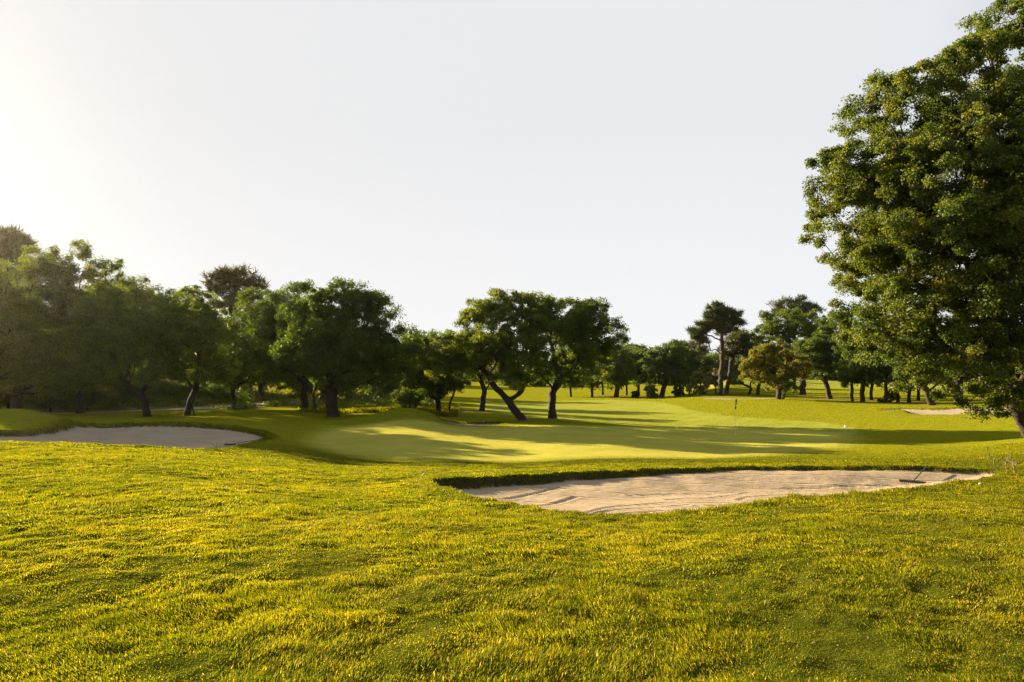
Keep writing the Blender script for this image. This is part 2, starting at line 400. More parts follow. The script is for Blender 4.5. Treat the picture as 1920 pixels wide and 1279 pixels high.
def ground_mat():
    m, nt, out = new_mat('ground'); q = N(nt)
    geo = q('ShaderNodeNewGeometry'); pos = geo.outputs['Position']
    nf = q.noise(26, 5, pos, .7); nm = q.noise(3.5, 5, pos, .65); nl = q.noise(.33, 4, pos, .6); nvl = q.noise(.05, 3, pos, .5)
    # rough turf
    mixn = q.math('ADD', q.math('MULTIPLY', nf, .5), q.math('MULTIPLY', nm, .5))
    rough = q.ramp(mixn, [(.36, (.09, .118, .005)), (.5, (.175, .19, .008)), (.62, (.27, .245, .014))])
    rough = q.mix(q.math('MULTIPLY', nl, .55), rough, (.19, .165, .009))
    # putting green: pale fine turf
    gr = q.ramp(q.math('ADD', q.math('MULTIPLY', nl, .6), q.math('MULTIPLY', nm, .4)), [(.38, (.285, .275, .042)), (.62, (.395, .35, .062))])
    gr = q.mix(q.math('MULTIPLY', nf, .25), gr, (.17, .18, .025))
    fw = q.ramp(q.math('ADD', q.math('MULTIPLY', nl, .5), q.math('MULTIPLY', nm, .5)), [(.38, (.18, .205, .022)), (.62, (.265, .262, .042))])
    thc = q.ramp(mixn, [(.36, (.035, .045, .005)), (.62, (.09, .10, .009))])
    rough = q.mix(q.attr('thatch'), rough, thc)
    mpm = q('ShaderNodeMapping'); mpm.inputs['Rotation'].default_value = (0, 0, .5); q.l(pos, mpm.inputs[0])
    mw = q('ShaderNodeTexWave'); mw.bands_direction = 'X'; mw.inputs['Scale'].default_value = .16; mw.inputs['Distortion'].default_value = .6; q.l(mpm.outputs[0], mw.inputs['Vector'])
    stripe = q.math('MULTIPLY', q.ramp(mw.outputs['Fac'], [(.4, (0, 0, 0)), (.6, (1, 1, 1))]), .13)
    fw = q.mix(stripe, fw, (.10, .13, .012)); gr = q.mix(q.math('MULTIPLY', stripe, .6), gr, (.16, .18, .025))
    c = q.mix(q.attr('fairway'), rough, fw)
    c = q.mix(q.attr('green'), c, gr)
    dirt = q.ramp(q.noise(5, 5, pos, .7), [(.35, (.055, .045, .018)), (.55, (.13, .09, .045)), (.7, (.19, .14, .08))])
    c = q.mix(q.math('MULTIPLY', q.attr('dirt'), .8), c, dirt)
    pth = q.ramp(q.noise(8, 4, pos), [(.3, (.22, .19, .15)), (.7, (.33, .29, .23))])
    c = q.mix(q.attr('path'), c, pth)
    lip = q.ramp(q.noise(14, 5, pos, .7), [(.35, (.03, .03, .008)), (.6, (.09, .065, .03)), (.75, (.10, .10, .015))])
    c = q.mix(q.attr('lip'), c, lip)
    # sand with raked furrows
    sn = q.noise(60, 4, pos, .7); sn2 = q.noise(.8, 5, pos, .6)
    sand = q.ramp(q.math('ADD', q.math('MULTIPLY', sn, .45), q.math('MULTIPLY', sn2, .55)), [(.35, (.27, .205, .135)), (.62, (.37, .295, .20))])
    spk = q.noise(22, 3, pos, .8)
    sand = q.mix(q.math('MULTIPLY', q.ramp(spk, [(.66, (0, 0, 0)), (.72, (1, 1, 1))]), .45), sand, (.12, .085, .05))
    c = q.mix(q.attr('sand'), c, sand)
    p = q('ShaderNodeBsdfPrincipled'); q.l(c, p.inputs['Base Color']); p.inputs['Roughness'].default_value = .9
    p.inputs['Specular IOR Level'].default_value = .0
    # heights: turf grain, and furrows in the sand
    mp = q('ShaderNodeMapping'); mp.inputs['Rotation'].default_value = (0, 0, .12)
    q.l(pos, mp.inputs[0])
    wv = q('ShaderNodeTexWave'); wv.wave_type = 'BANDS'; wv.bands_direction = 'Y'; wv.inputs['Scale'].default_value = .42
    wv.inputs['Distortion'].default_value = 16.0; wv.inputs['Detail'].default_value = 1.5; wv.inputs['Detail Scale'].default_value = .16
    q.l(mp.outputs[0], wv.inputs['Vector'])
    groove = q.ramp(wv.outputs['Fac'], [(.0, (0, 0, 0)), (.07, (.9, .9, .9)), (.14, (.6, .6, .6)), (1, (.6, .6, .6))])
    wf = q('ShaderNodeTexWave'); wf.wave_type = 'BANDS'; wf.bands_direction = 'Y'; wf.inputs['Scale'].default_value = 3.4
    wf.inputs['Distortion'].default_value = 60.0; wf.inputs['Detail'].default_value = 1; wf.inputs['Detail Scale'].default_value = .05
    q.l(mp.outputs[0], wf.inputs['Vector'])
    sh = q.math('ADD', q.math('MULTIPLY', groove, .05), q.math('MULTIPLY', q.noise(9, 5, pos, .75), .018))
    sh = q.math('ADD', sh, q.math('MULTIPLY', wf.outputs['Fac'], .006))
    gnot = q.math('SUBTRACT', 1.0, q.math('MULTIPLY', q.math('MAXIMUM', q.attr('green'), q.math('MULTIPLY', q.attr('fairway'), .75)), .88))
    th = q.math('MULTIPLY', gnot, q.math('ADD', q.math('MULTIPLY', nf, .09), q.math('MULTIPLY', nm, .14)))
    mixh = q('ShaderNodeMix'); mixh.data_type = 'FLOAT'
    q.l(q.attr('sand'), mixh.inputs[0]); q.l(th, mixh.inputs[2]); q.l(sh, mixh.inputs[3])
    b = q('ShaderNodeBump'); b.inputs['Strength'].default_value = .8; b.inputs['Distance'].default_value = 1.0
    q.l(mixh.outputs[0], b.inputs['Height']); q.l(b.outputs[0], p.inputs['Normal'])
    q.l(p.outputs[0], out.inputs['Surface'])
    return m
M_GROUND = ground_mat()

def plain(name, c, rough=.6, metal=0.0, noise=0.0):
    m, nt, out = new_mat(name); q = N(nt)
    p = q('ShaderNodeBsdfPrincipled'); p.inputs['Roughness'].default_value = rough; p.inputs['Metallic'].default_value = metal
    tcn = q('ShaderNodeTexCoord')
    cc = q.mix(q.noise(14, 4, tcn.outputs['Object']), tuple(v * (1 - noise) for v in c), tuple(min(1, v * (1 + noise)) for v in c))
    q.l(cc, p.inputs['Base Color']); q.l(p.outputs[0], out.inputs['Surface'])
    return m

# ------------------------------------------------------------------ ground sheets
def build_ground():
    th = np.concatenate([np.arange(-180, -50, 2.0), np.arange(-50, 50.01, .19), np.arange(52, 180, 2.0)])
    th = np.radians(th); nth = len(th)
    rr = [0.35]
    while rr[-1] < 900:
        r = rr[-1]
        rr.append(r * (1.02 if r < 3 else 1.006 if r < 8 else 1.0042 if r < 42 else 1.006 if r < 75 else 1.012 if r < 160 else 1.04))
    rr = np.array(rr); nr = len(rr)
    R, T = np.meshgrid(rr, th, indexing='ij')
    X = (R * np.sin(T)).ravel(); Y = (R * np.cos(T)).ravel()
    z, sand, green, fair, path, dirt, lip, lipd, gd, fd = surface(X, Y, True)
    V = np.stack([X, Y, z], 1)
    V = np.vstack([V, [[0, 0, -1.6]]])
    masks = dict(thatch=surface.thatch, sand=sand, green=green, fairway=fair, path=path, dirt=dirt, lip=lip)
    for k in masks: masks[k] = np.append(masks[k], 0)
    i, j = np.meshgrid(np.arange(nr - 1), np.arange(nth), indexing='ij')
    j2 = (j + 1) % nth
    Q = np.stack([i * nth + j, i * nth + j2, (i + 1) * nth + j2, (i + 1) * nth + j], -1).reshape(-1, 4)
    Q = Q[:, ::-1]
    fm = {k: masks[k][Q].mean(1) for k in ('sand', 'green', 'path')}
    isS = fm['sand'] > .5; isG = (fm['green'] > .5) & ~isS; isP = (fm['path'] > .5) & ~isS & ~isG
    cen = V[Q].mean(1)
    sets = []
    for nm, b in BUNKERS.items():
        lo = b['pg'].min(0) - 1; hi = b['pg'].max(0) + 1
        sets.append(('sand_bunker', isS & (cen[:, 0] > lo[0]) & (cen[:, 0] < hi[0]) & (cen[:, 1] > lo[1]) & (cen[:, 1] < hi[1])))
    sets.append(('putting_green', isG))
    sets.append(('path', isP & (cen[:, 0] < 10)))
    sets.append(('path', isP & (cen[:, 0] >= 10)))
    rest = np.ones(len(Q), bool)
    for _, m in sets: rest &= ~m
    labels = ['raked sand bunker nearest the camera with a shaggy turf lip', 'shaded sand bunker behind the left lawn crest, below the oaks',
              'sunlit sand bunker beyond the green on the right', 'narrow strip of sand beside the leaning oak',
              'smooth pale putting green around the flagstick', 'pale gravel path under the trees on the left', 'thin path strip below the tall pine on the right']
    for k, (nm, m) in enumerate([('ground', rest)] + sets):
        f = Q[m]
        if not len(f): continue
        u, inv = np.unique(f, return_inverse=True)
        loops = inv.reshape(-1); sizes = np.full(len(f), 4)
        vs = V[u]
        if nm == 'ground':
            ring = np.searchsorted(u, np.arange(nth)); c = np.searchsorted(u, len(V) - 1)
            if c >= len(u): vs = np.vstack([vs, V[-1:]]); c = len(vs) - 1; u = np.append(u, len(V) - 1)
            tri = np.stack([np.full(nth, c), np.roll(ring, -1), ring], 1)
            loops = np.concatenate([loops, tri.ravel()]); sizes = np.concatenate([sizes, np.full(nth, 3)])
        o = obj_np(nm, None, vs, loops, sizes, M_GROUND, smooth=True)
        for a, arr in masks.items():
            at = o.data.attributes.new(a, 'FLOAT', 'POINT'); at.data.foreach_set('value', arr[u].astype(np.float32))
        tag(o, 'rolling golf course lawn and rough turf' if k == 0 else labels[k - 1], kind='structure')
build_ground()

# ------------------------------------------------------------------ grass blades
def blades(name, X, Y, h, w, label, tone_shift=0.0, lean=.55, zoff=0.0, mat=None):
    k = len(X)
    Z = surface(X, Y) + zoff
    az = rng.uniform(0, 2 * np.pi, k)
    # wind- and mower-laid tufts share a lean direction
    laz = 2 * np.pi * (fbm(X * .8, Y * .8, 2) + .5) * 1.5 + rng.normal(0, .9, k)
    ln = np.abs(rng.normal(lean, .25, k)) * h
    wx, wy = np.cos(az) * w / 2, np.sin(az) * w / 2
    lx, ly = np.cos(laz) * ln, np.sin(laz) * ln
    b = np.stack([X, Y, Z - .006], 1)
    s = np.stack([wx, wy, np.zeros(k)], 1)
    mid = b + np.stack([lx * .35, ly * .35, h * .6], 1)
    tip = b + np.stack([lx, ly, h * (1 - .25 * rng.random(k))], 1)
    V = np.stack([b - s, b + s, mid + s * .8, mid - s * .8, tip], 1).reshape(-1, 3)
    base = (np.arange(k) * 5)[:, None]
    L = np.concatenate([base + np.array([[0, 1, 2, 3]]), base + np.array([[3, 2, 4]])], 1).ravel()
    S = np.tile([4, 3], k)
    patch = fbm(X * .9 + 40, Y * .9, 4)
    tone = .47 + .26 * patch + .30 * fbm(X * 4.5, Y * 4.5, 2) + tone_shift + rng.normal(0, .12, k)
    straw = rng.random(k) < (.04 + .08 * np.clip(fbm(X * .5 - 20, Y * .5, 3) + .2, 0, 1)) * sstep(20, 7, np.hypot(X, Y))
    tone = np.where(straw, rng.uniform(.82, 1, k), tone)
    tone = np.repeat(np.clip(tone, 0, 1), 2)
    o = obj_np(name, None, V, L, S, mat or M_BLADE, tone=tone)
    tag(o, label, 'grass', kind='stuff')
    return o

def lawn():
    bands = [(1.5, 3.2, 3000, .0038, .040), (3.2, 5.5, 9500, .0040, .038), (5.5, 9, 6000, .0052, .038), (9, 14, 3000, .0078, .040), (14, 22, 1500, .011, .042), (22, 34, 420, .018, .04)]
    XX, YY, HH, WW = [], [], [], []
    for r0, r1, dens, w, h in bands:
        span = math.radians(47)
        area = span * (r1 * r1 - r0 * r0)
        k = int(area * dens)
        r = np.sqrt(rng.uniform(r0 * r0, r1 * r1, k)); t = rng.uniform(-span, span, k)
        X = r * np.sin(t); Y = r * np.cos(t)
        XX.append(X); YY.append(Y)
        HH.append(h * rng.uniform(.42, 1.05, k)); WW.append(w * rng.uniform(.7, 1.3, k))
    X = np.concatenate(XX); Y = np.concatenate(YY); H = np.concatenate(HH); Wd = np.concatenate(WW)
    _, sand, green, fair, path, dirt, lip, lipd, gd, fd = surface(X, Y, True)
    # shorter towards the green, taller in clumps and along bunker edges
    clump = fbm(X * 1.6 + 9, Y * 1.6, 3)
    cover = fbm(X * 2.6 - 7, Y * 2.6 + 3, 3)
    H *= 1 + 1.2 * np.clip(clump, -.5, .5)
    near_green = sstep(7, 1.0, gd) * sstep(13.5, 15.5, Y)
    H *= 1 - .62 * near_green; Wd *= 1 - .3 * near_green
    H *= 1 + .5 * sstep(.5, 0, np.abs(lipd)) * (lipd < 1)
    keep = (sand < .3) & (gd > .1) & (fd > .3) & (cover > -.76 + .3 * rng.random(len(X)))
    blades('grass', X[keep], Y[keep], H[keep], Wd[keep], 'short sunlit rough grass covering the foreground lawn')
lawn()

def lips():
    for nm, dens, h, w, lab in (('front', 520, .085, .009, 'shaggy grass overhanging the near bunker rim'), ('left', 260, .10, .018, 'long grass along the shaded left bunker rim'),
                           ('right', 120, .12, .03, 'grass lip around the far right bunker'), ('mid', 150, .12, .03, 'grass lip of the small middle bunker')):
        pg = BUNKERS[nm]['pg']
        seg = np.roll(pg, -1, 0) - pg; L = np.sqrt((seg ** 2).sum(1)); cum = np.cumsum(L) / L.sum()
        k = int(L.sum() * dens)
        i = np.searchsorted(cum, rng.random(k)); i = np.minimum(i, len(pg) - 1)
        p = pg[i] + seg[i] * rng.random((k, 1)) + rng.normal(0, .16, (k, 2))
        m = surface(p[:, 0], p[:, 1], True)
        lipd = m[7]; ok = (lipd > -BUNKERS[nm]['edge'] * .33) & (lipd < .45)
        # longer on the far rim, shorter on the near one so the sand stays in view
        cy = pg[:, 1].mean(); far = sstep(-1.5, 1.5, p[:, 1] - cy)
        hh = h * rng.uniform(.5, 1.2, k) * (.4 + .6 * far) * (np.interp(p[:, 0], [0, 6], [1, .6]) if nm == 'front' else 1)
        blades('grass', p[ok, 0], p[ok, 1], hh[ok], np.full(ok.sum(), w), lab, tone_shift=-.08, lean=.9)
lips()

# ------------------------------------------------------------------ trees
def unit(v): return v / (np.linalg.norm(v, axis=-1, keepdims=True) + 1e-9)

def leaf_mesh(name, C, O, size, mat, tone, parent, shape='leaf', rg=None, aspect=.55):
    """C leaf centres, O outward directions"""
    k = len(C)
    nrm = unit(O * .55 + np.array([0, 0, .35]) + rg.normal(0, .55, (k, 3)))
    t = unit(np.cross(nrm, rg.normal(0, 1, (k, 3))))
    b = np.cross(nrm, t)
    s = (size * rg.uniform(.65, 1.35, k))[:, None]
    if shape == 'needle':
        t = unit(O * .8 + np.array([0, 0, .5]) + rg.normal(0, .6, (k, 3))); b = unit(np.cross(t, rg.normal(0, 1, (k, 3))))
        V = np.stack([C - b * s * .13, C + b * s * .13, C + t * s * 1.6], 1).reshape(-1, 3)
        L = np.arange(k * 3); S = np.full(k, 3)
    else:
        fold = nrm * s * .12
        V = np.stack([C - t * s * .5, C + b * s * aspect * .5 + fold, C + t * s * .5, C - b * s * aspect * .5 + fold], 1).reshape(-1, 3)
        L = np.arange(k * 4); S = np.full(k, 4)
    return obj_np(name, parent, V, L, S, mat, tone=np.clip(tone, 0, 1))

def tubes(chains, name, parent, mat, rg, rough=.0):
    VV, LL = [], []; off = 0
    for pts, rad in chains:
        pts = np.array(pts); rad = np.array(rad)
        if len(pts) < 2: continue
        if len(pts) > 2 or rad[0] > .04:            # Catmull-Rom through the nodes
            sub = 5 if rad[0] > .15 else 3
            P = np.vstack([2 * pts[0] - pts[1], pts, 2 * pts[-1] - pts[-2]])
            q, qr = [], []
            for i in range(1, len(P) - 2):
                for s in range(sub):
                    u = s / sub
                    q.append(.5 * (2 * P[i] + (P[i + 1] - P[i - 1]) * u + (2 * P[i - 1] - 5 * P[i] + 4 * P[i + 1] - P[i + 2]) * u * u + (3 * P[i] - P[i - 1] - 3 * P[i + 1] + P[i + 2]) * u ** 3))
                    qr.append(rad[i - 1] * (1 - u) + rad[i] * u)
            q.append(pts[-1]); qr.append(rad[-1])
            pts = np.array(q); rad = np.array(qr)
            pts[1:-1] += rg.normal(0, 1, (len(pts) - 2, 3)) * rad[1:-1, None] * .045
        ns = 14 if rad[0] > .2 else 9 if rad[0] > .08 else 5 if rad[0] > .025 else 4
        tg = unit(np.gradient(pts, axis=0))
        ref = np.array([1., 0, 0]) if abs(tg[0][0]) < .8 else np.array([0, 1., 0])
        a = unit(np.cross(tg, ref)); b = np.cross(tg, a)
        ang = np.linspace(0, 2 * np.pi, ns, endpoint=False)
        m = len(pts)
        rr_ = rad[:, None] * np.ones(ns)[None]
        if ns >= 9:
            g = 1 + .08 * np.sin(ang * 3 + rg.uniform(0, 6))[None] + rg.normal(0, .025, (m, ns)) + .04 * np.sin(ang * 5 + np.arange(m)[:, None] * .35)
            rr_ = rr_ * g
        V = pts[:, None] + a[:, None] * (np.cos(ang)[None, :, None] * rr_[..., None]) + b[:, None] * (np.sin(ang)[None, :, None] * rr_[..., None])
        VV.append(V.reshape(-1, 3))
        i, j = np.meshgrid(np.arange(m - 1), np.arange(ns), indexing='ij')
        j2 = (j + 1) % ns
        LL.append((np.stack([i * ns + j, i * ns + j2, (i + 1) * ns + j2, (i + 1) * ns + j], -1).reshape(-1, 4) + off))
        off += m * ns
    V = np.vstack(VV); L = np.vstack(LL)
    return obj_np(name, parent, V, L.ravel(), np.full(len(L), 4), mat, smooth=True)

def make_tree(name, label, cat, base, rbase, limbs, blobs, group=None, clump=.75, nclump=200, nleaf=200, leaf=.13, mat=None, shape='leaf',
              seed=1, flat=.75, twig=.012, bf=.35, tone0=.5, shell=.55, sink=.15, droop=0, prune=.0, aspect=.55, lobe=None):
    """base (px, Y); limbs and blobs given where they stand: (px, py, dY ...) read at the tree's own distance"""
    rg = np.random.default_rng(seed)
    bx, by = plan(*base)
    org = np.array([bx, by, gz(bx, by)])
    root = link(bpy.data.objects.new(name, None)); root.location = org
    tag(root, label, cat, group)
    Yb = base[1]
    nodes = [np.array([0, 0, -sink])]; par = [-1]; ffix = {}
    nodes.append(np.array([0, 0, .05])); par.append(0)
    for li, lb in enumerate(limbs):
        pts = [P3(p[0], p[1], Yb + (p[2] if len(p) > 2 else 0)) - org for p in lb]
        # attach to the nearest existing node, then subdivide
        d = [np.linalg.norm(nn - pts[0]) for nn in nodes]
        if li == 0: cur = 1
        else: cur = int(np.argmin(d))
        for p in (pts if li == 0 else pts[1:] if min(d) < .6 else pts):
            a = nodes[cur]; L = np.linalg.norm(p - a); k = max(1, int(L / max(.5, L / 6)))
            for s in range(1, k + 1):
                q = a + (p - a) * s / k
                if s < k: q = q + rg.normal(0, .03 * min(L, 2), 3)
                nodes.append(q); par.append(cur); cur = len(nodes) - 1
    # clump centres in the blobs
    vol = np.array([b[2] * b[3] for b in blobs], float); vol /= vol.sum()
    cl, outw, lobes = [], [], []
    if lobe is None: lobe = clump * 1.35
    per = 7 if lobe else 1
    nclump = nclump * (1.75 if per > 1 else 1) / per
    S = Yb / F
    for b, v in zip(blobs, vol):
        px, py, rx, ry = b[:4]; dy = b[4] if len(b) > 4 else 0; rz = (b[5] if len(b) > 5 else rx * S)
        c = P3(px, py, Yb + dy) - org
        k = max(2, int(round(nclump * v)))
        cand = unit(rg.normal(0, 1, (k * 6, 3)))
        rad = rg.uniform(shell, 1.0, (k * 6, 1)) ** .7
        off = cand * rad
        keep = []
        E = np.array([rx * S, rz, ry * S])
        pts = off * E
        mind = (E.prod() / k) ** (1 / 3) * .85
        for i in range(len(pts)):                      # loose Poisson spacing
            if len(keep) >= k: break
            if cand[i, 2] < -.55 and rg.random() < .6: continue
            if all(((pts[i] - pts[j]) ** 2).sum() > mind ** 2 for j in keep): keep.append(i)
        for i in keep:
            if per == 1: cl.append(c + pts[i]); outw.append(cand[i]); continue
            lc = c + pts[i] * rg.uniform(.8, 1.0); lobes.append(lc); lr = lobe * rg.uniform(.6, 1.3)
            for _ in range(max(3, int(per * (lr / lobe) ** 1.5 * rg.uniform(.8, 1.2)))):
                dd = unit(rg.normal(0, 1, 3) + cand[i] * .7 + np.array([0, 0, .55]))
                cl.append(lc + dd * lr * np.array([1, 1, .8]) * rg.uniform(.5, 1.15)); outw.append(dd)
    cl = np.array(cl); outw = np.array(outw)
    if lobes:                                     # no lone tufts standing off the crown
        la = np.array(lobes)
        dist = np.linalg.norm(cl[:, None] - cl[None], axis=2)
        near = (dist < lobe * 1.7).sum(1)
        okc = near > np.median(near) * .38
        cl = cl[okc]; outw = outw[okc]
        lobes = [q_ for q_ in lobes if np.linalg.norm(cl - q_, axis=1).min() < lobe]
    gaps = fbm(cl[:, 0] * .5 + seed, cl[:, 2] * .5, 2) > (-.6 + prune)
    cl = cl[gaps]; outw = outw[gaps]
    inner = []
    for b, v in zip(blobs, vol):
        px, py, rx, ry = b[:4]; dy = b[4] if len(b) > 4 else 0; rz = (b[5] if len(b) > 5 else rx * S)
        c = P3(px, py, Yb + dy) - org
        k = max(2, int(nclump * v * .25))
        inner.append(c + unit(rg.normal(0, 1, (k, 3))) * rg.uniform(.1, .6, (k, 1)) * np.array([rx * S, rz, ry * S]))
    if lobes: inner.append(np.array(lobes))
    tgt = np.vstack([cl] + inner)
    # minimal spanning growth: every clump joins the nearest branch, weighted by path length
    pl = [0.0]
    for i in range(1, len(nodes)): pl.append(pl[par[i]] + np.linalg.norm(nodes[i] - nodes[par[i]]))
    start = max(1, 3)
    nd = np.array(nodes); plen = np.array(pl)
    D = np.linalg.norm(tgt[:, None] - nd[None, start:], axis=2) + bf * plen[None, start:]
    best = D.argmin(1) + start; bc = D.min(1)
    done = np.zeros(len(tgt), bool); nodes = list(nodes)
    for _ in range(len(tgt)):
        i = int(np.where(done, 1e9, bc).argmin()); done[i] = True
        p = best[i]; a = nodes[p]; t = tgt[i]; L = np.linalg.norm(t - a)
        cur = p
        k = max(1, int(L / .9)) if L > 1.2 else 1
        new = []
        for s in range(1, k + 1):
            u = s / k
            q = a + (t - a) * u + np.array([0, 0, math.sin(u * math.pi) * L * .06]) + (rg.normal(0, .05 * L, 3) if s < k else 0)
            nodes.append(q); par.append(cur); pl.append(pl[cur] + L / k); cur = len(nodes) - 1; new.append(cur)
        for m_ in new:
            dd = np.linalg.norm(tgt - nodes[m_], axis=1) + bf * pl[m_]
            u_ = dd < bc
            best[u_] = m_; bc[u_] = dd[u_]
    nd = np.array(nodes); par_ = np.array(par)
    cnt = np.zeros(len(nd)); ch = [[] for _ in nd]
    for i in range(len(nd) - 1, 0, -1):
        if cnt[i] == 0: cnt[i] = 1
        cnt[par_[i]] += cnt[i]; ch[par_[i]].append(i)
    rbase = rbase * (.8 if rbase > .2 else 1)
    k_ = math.log(rbase / twig) / math.log(cnt[0])
    rad = twig * cnt ** k_
    rad[0] *= 1.35; rad[1] *= 1.18
    chains = []; stack = [(0, None)]
    while stack:
        i, frm = stack.pop()
        pts, rs = ([], []) if frm is None else ([nd[frm]], [min(rad[frm], rad[i] * 1.25)])
        while True:
            pts.append(nd[i]); rs.append(rad[i])
            if not ch[i]: break
            c = sorted(ch[i], key=lambda q_: -cnt[q_])
            for o_ in c[1:]: stack.append((o_, i))
            i = c[0]
        rs[-1] *= .5
        chains.append((pts, rs))
    tubes(chains, 'trunk', root, M_BARK, rg)
    # leaves
    C, O, T = [], [], []
    for c, o_ in zip(cl, outw):
        rc = clump * rg.uniform(.5, 1.05)
        k = int(nleaf * rg.uniform(.5, 1.1) * (1 if lobe else 1.2))
        d = unit(rg.normal(0, 1, (k, 3)) + o_ * .35 + np.array([0, 0, .25]))
        # several small sprays per clump
        ns = 5
        sp = unit(rg.normal(0, 1, (ns, 3))) * .45
        off = d * (rg.random((k, 1)) ** .55) * .62 + sp[rg.integers(0, ns, k)]
        off[:, 2] *= flat
        if droop: off[:, 2] -= droop * rg.random(k) ** 2
        C.append(c + off * rc); O.append(d); T.append(np.full(k, rg.normal(0, .10)) + rg.normal(0, .16, k))
    C = np.vstack(C); O = np.vstack(O); T = np.concatenate(T) + tone0
    ob = leaf_mesh('crown', C, O, leaf, mat or M_OAK, T, root, shape, rg, aspect)
    return root

OAKG = None
T_ = make_tree
# --- the big oak at the right edge
T_('oak_tree', 'huge leafy oak towering at the right edge, its trunk curving up beside the bunker', 'tree', (1944,21), .33,
   limbs=[[(1942,825),(1927,795),(1909,760),(1901,738)], [(1901,738),(1922,690,.3),(1915,640,.6),(1880,520,0),(1830,380,0)], [(1901,738),(1845,700,-1),(1760,640,-1.5)], [(1922,690,.3),(1960,560,1),(2000,380,1),(2010,200,0),(2000,60,0)], [(1915,640,.6),(1840,560,2),(1740,440,2),(1680,330,2)]],
   blobs=[(1632,345,86,46,0,1.4),(1660,230,95,60,.5,1.6),(1790,200,130,105,0,2.2),(1920,100,75,95,0,1.8),(1905,30,52,60,-.5,1.4),(1800,300,120,90,1,2.4),(1850,450,120,120,1,2.4),(1700,480,100,90,1,2.0),(1640,440,120,85,-.3,2.0),(1622,525,85,55,.5,1.6),(1740,380,150,110,-1,2.4),(1870,330,150,140,-1.2,2.6),(1800,520,160,120,-1.5,2.4),(1660,600,70,52,-.5,1.3),(1730,620,85,70,-1,1.5),(1790,660,50,55,-1.4,1.0),(1860,650,80,70,-1.8,1.5),(1830,745,42,30,-1.8,.7),(1858,765,26,18,-1.6,.6),(1900,735,30,34,-1.2,.7),(1890,710,50,40,-1.6,1.0),(1960,560,130,150,-1,2.6),(2060,300,190,200,0,3),(1700,665,30,36,-.8,.6),(2050,650,120,100,0,2.2),(2010,30,100,90,0,2)],
   clump=.46, nclump=1650, nleaf=430, leaf=.074, lobe=1.0, mat=M_BIG, seed=11, twig=.008, shell=.35, tone0=.5, aspect=.6)

# --- the pair of oaks in the middle
T_('oak_tree', 'spreading oak in the middle whose forked trunk leans left over the green', 'tree', (980,52), .35,
   limbs=[[(962,765),(953,752)], [(953,752),(930,728),(905,692),(880,665),(850,650,1)], [(953,752),(978,735),(992,700),(985,640,1),(960,600)], [(905,692),(925,640,-1),(930,600,-1)]],
   blobs=[(920,600,52,32,0),(960,590,55,34,1),(850,660,52,42,0),(905,655,60,42,-1),(960,650,62,46,-1),(820,672,24,30,0),(860,700,40,26,0),(940,700,36,28,-2),(905,583,28,20),(985,700,30,28,-2),(985,595,42,30,0),(1000,620,30,30,0)],
   clump=.66, nclump=560, nleaf=200, leaf=.13, seed=21, shell=.3, tone0=.58)
T_('oak_tree', 'tall round oak right of the leaning oak, straight trunk on the lawn', 'tree', (1036,54), .37,
   limbs=[[(1036,750),(1036,735)], [(1036,735),(1045,700),(1035,650),(1020,600)], [(1036,735),(1058,705),(1085,670,1),(1110,640,1)], [(1036,735),(1015,700,-1),(1005,670,-1)]],
   blobs=[(1010,585,50,30,0),(1060,590,55,32,0),(1105,610,48,40,0),(1040,640,62,55,-1),(1100,655,52,45,0),(1145,640,28,26,0),(1010,690,34,32,-1),(1060,700,50,36,-1),(1090,715,34,28,0),(1130,670,30,30,1),(1085,590,35,22),(1092,640,42,40,1),(1060,620,40,30,-1)],
   clump=.66, nclump=560, nleaf=200, leaf=.13, seed=22, shell=.3, tone0=.42)
T_('oak_tree', 'small dark forked oak standing behind the leaning oak', 'tree', (903,68), .32,
   limbs=[[(906,745),(908,735)], [(908,735),(918,720),(930,705)], [(908,735),(902,715),(895,700)]],
   blobs=[(890,700,42,26),(930,695,34,22),(905,680,40,20)], clump=.8, nclump=90, nleaf=120, leaf=.18, seed=23)

# --- big dark group left of the middle
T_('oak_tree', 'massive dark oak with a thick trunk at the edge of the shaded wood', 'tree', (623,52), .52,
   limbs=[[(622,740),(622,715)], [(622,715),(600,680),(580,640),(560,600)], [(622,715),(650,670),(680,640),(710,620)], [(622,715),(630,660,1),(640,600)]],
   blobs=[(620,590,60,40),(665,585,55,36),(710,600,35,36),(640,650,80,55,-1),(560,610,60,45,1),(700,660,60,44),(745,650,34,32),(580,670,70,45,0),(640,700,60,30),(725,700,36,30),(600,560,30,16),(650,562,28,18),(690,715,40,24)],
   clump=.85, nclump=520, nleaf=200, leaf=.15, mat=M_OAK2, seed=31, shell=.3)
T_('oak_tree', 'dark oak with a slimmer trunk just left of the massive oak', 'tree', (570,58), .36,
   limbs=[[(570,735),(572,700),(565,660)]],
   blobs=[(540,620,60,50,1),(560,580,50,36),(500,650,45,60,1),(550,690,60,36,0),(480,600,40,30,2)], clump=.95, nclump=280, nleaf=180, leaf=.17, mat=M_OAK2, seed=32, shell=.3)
T_('oak_tree', 'spindly young tree with two thin stems between the dark oaks', 'tree', (590,62), .14,
   limbs=[[(588,740),(596,715)], [(588,765),(603,740),(608,715)]], blobs=[(596,700,22,22),(610,705,16,18)], clump=.7, nclump=26, nleaf=90, leaf=.18, mat=M_OAK2, seed=33)
T_('oak_tree', 'shady oak right of the massive oak, above the grassy hump', 'tree', (822,60), .26,
   limbs=[[(822,745),(825,720)]], blobs=[(810,700,40,36),(780,680,40,40,2),(835,720,26,22),(800,735,26,14)], clump=.8, nclump=150, nleaf=160, leaf=.17, mat=M_OAK2, seed=34)
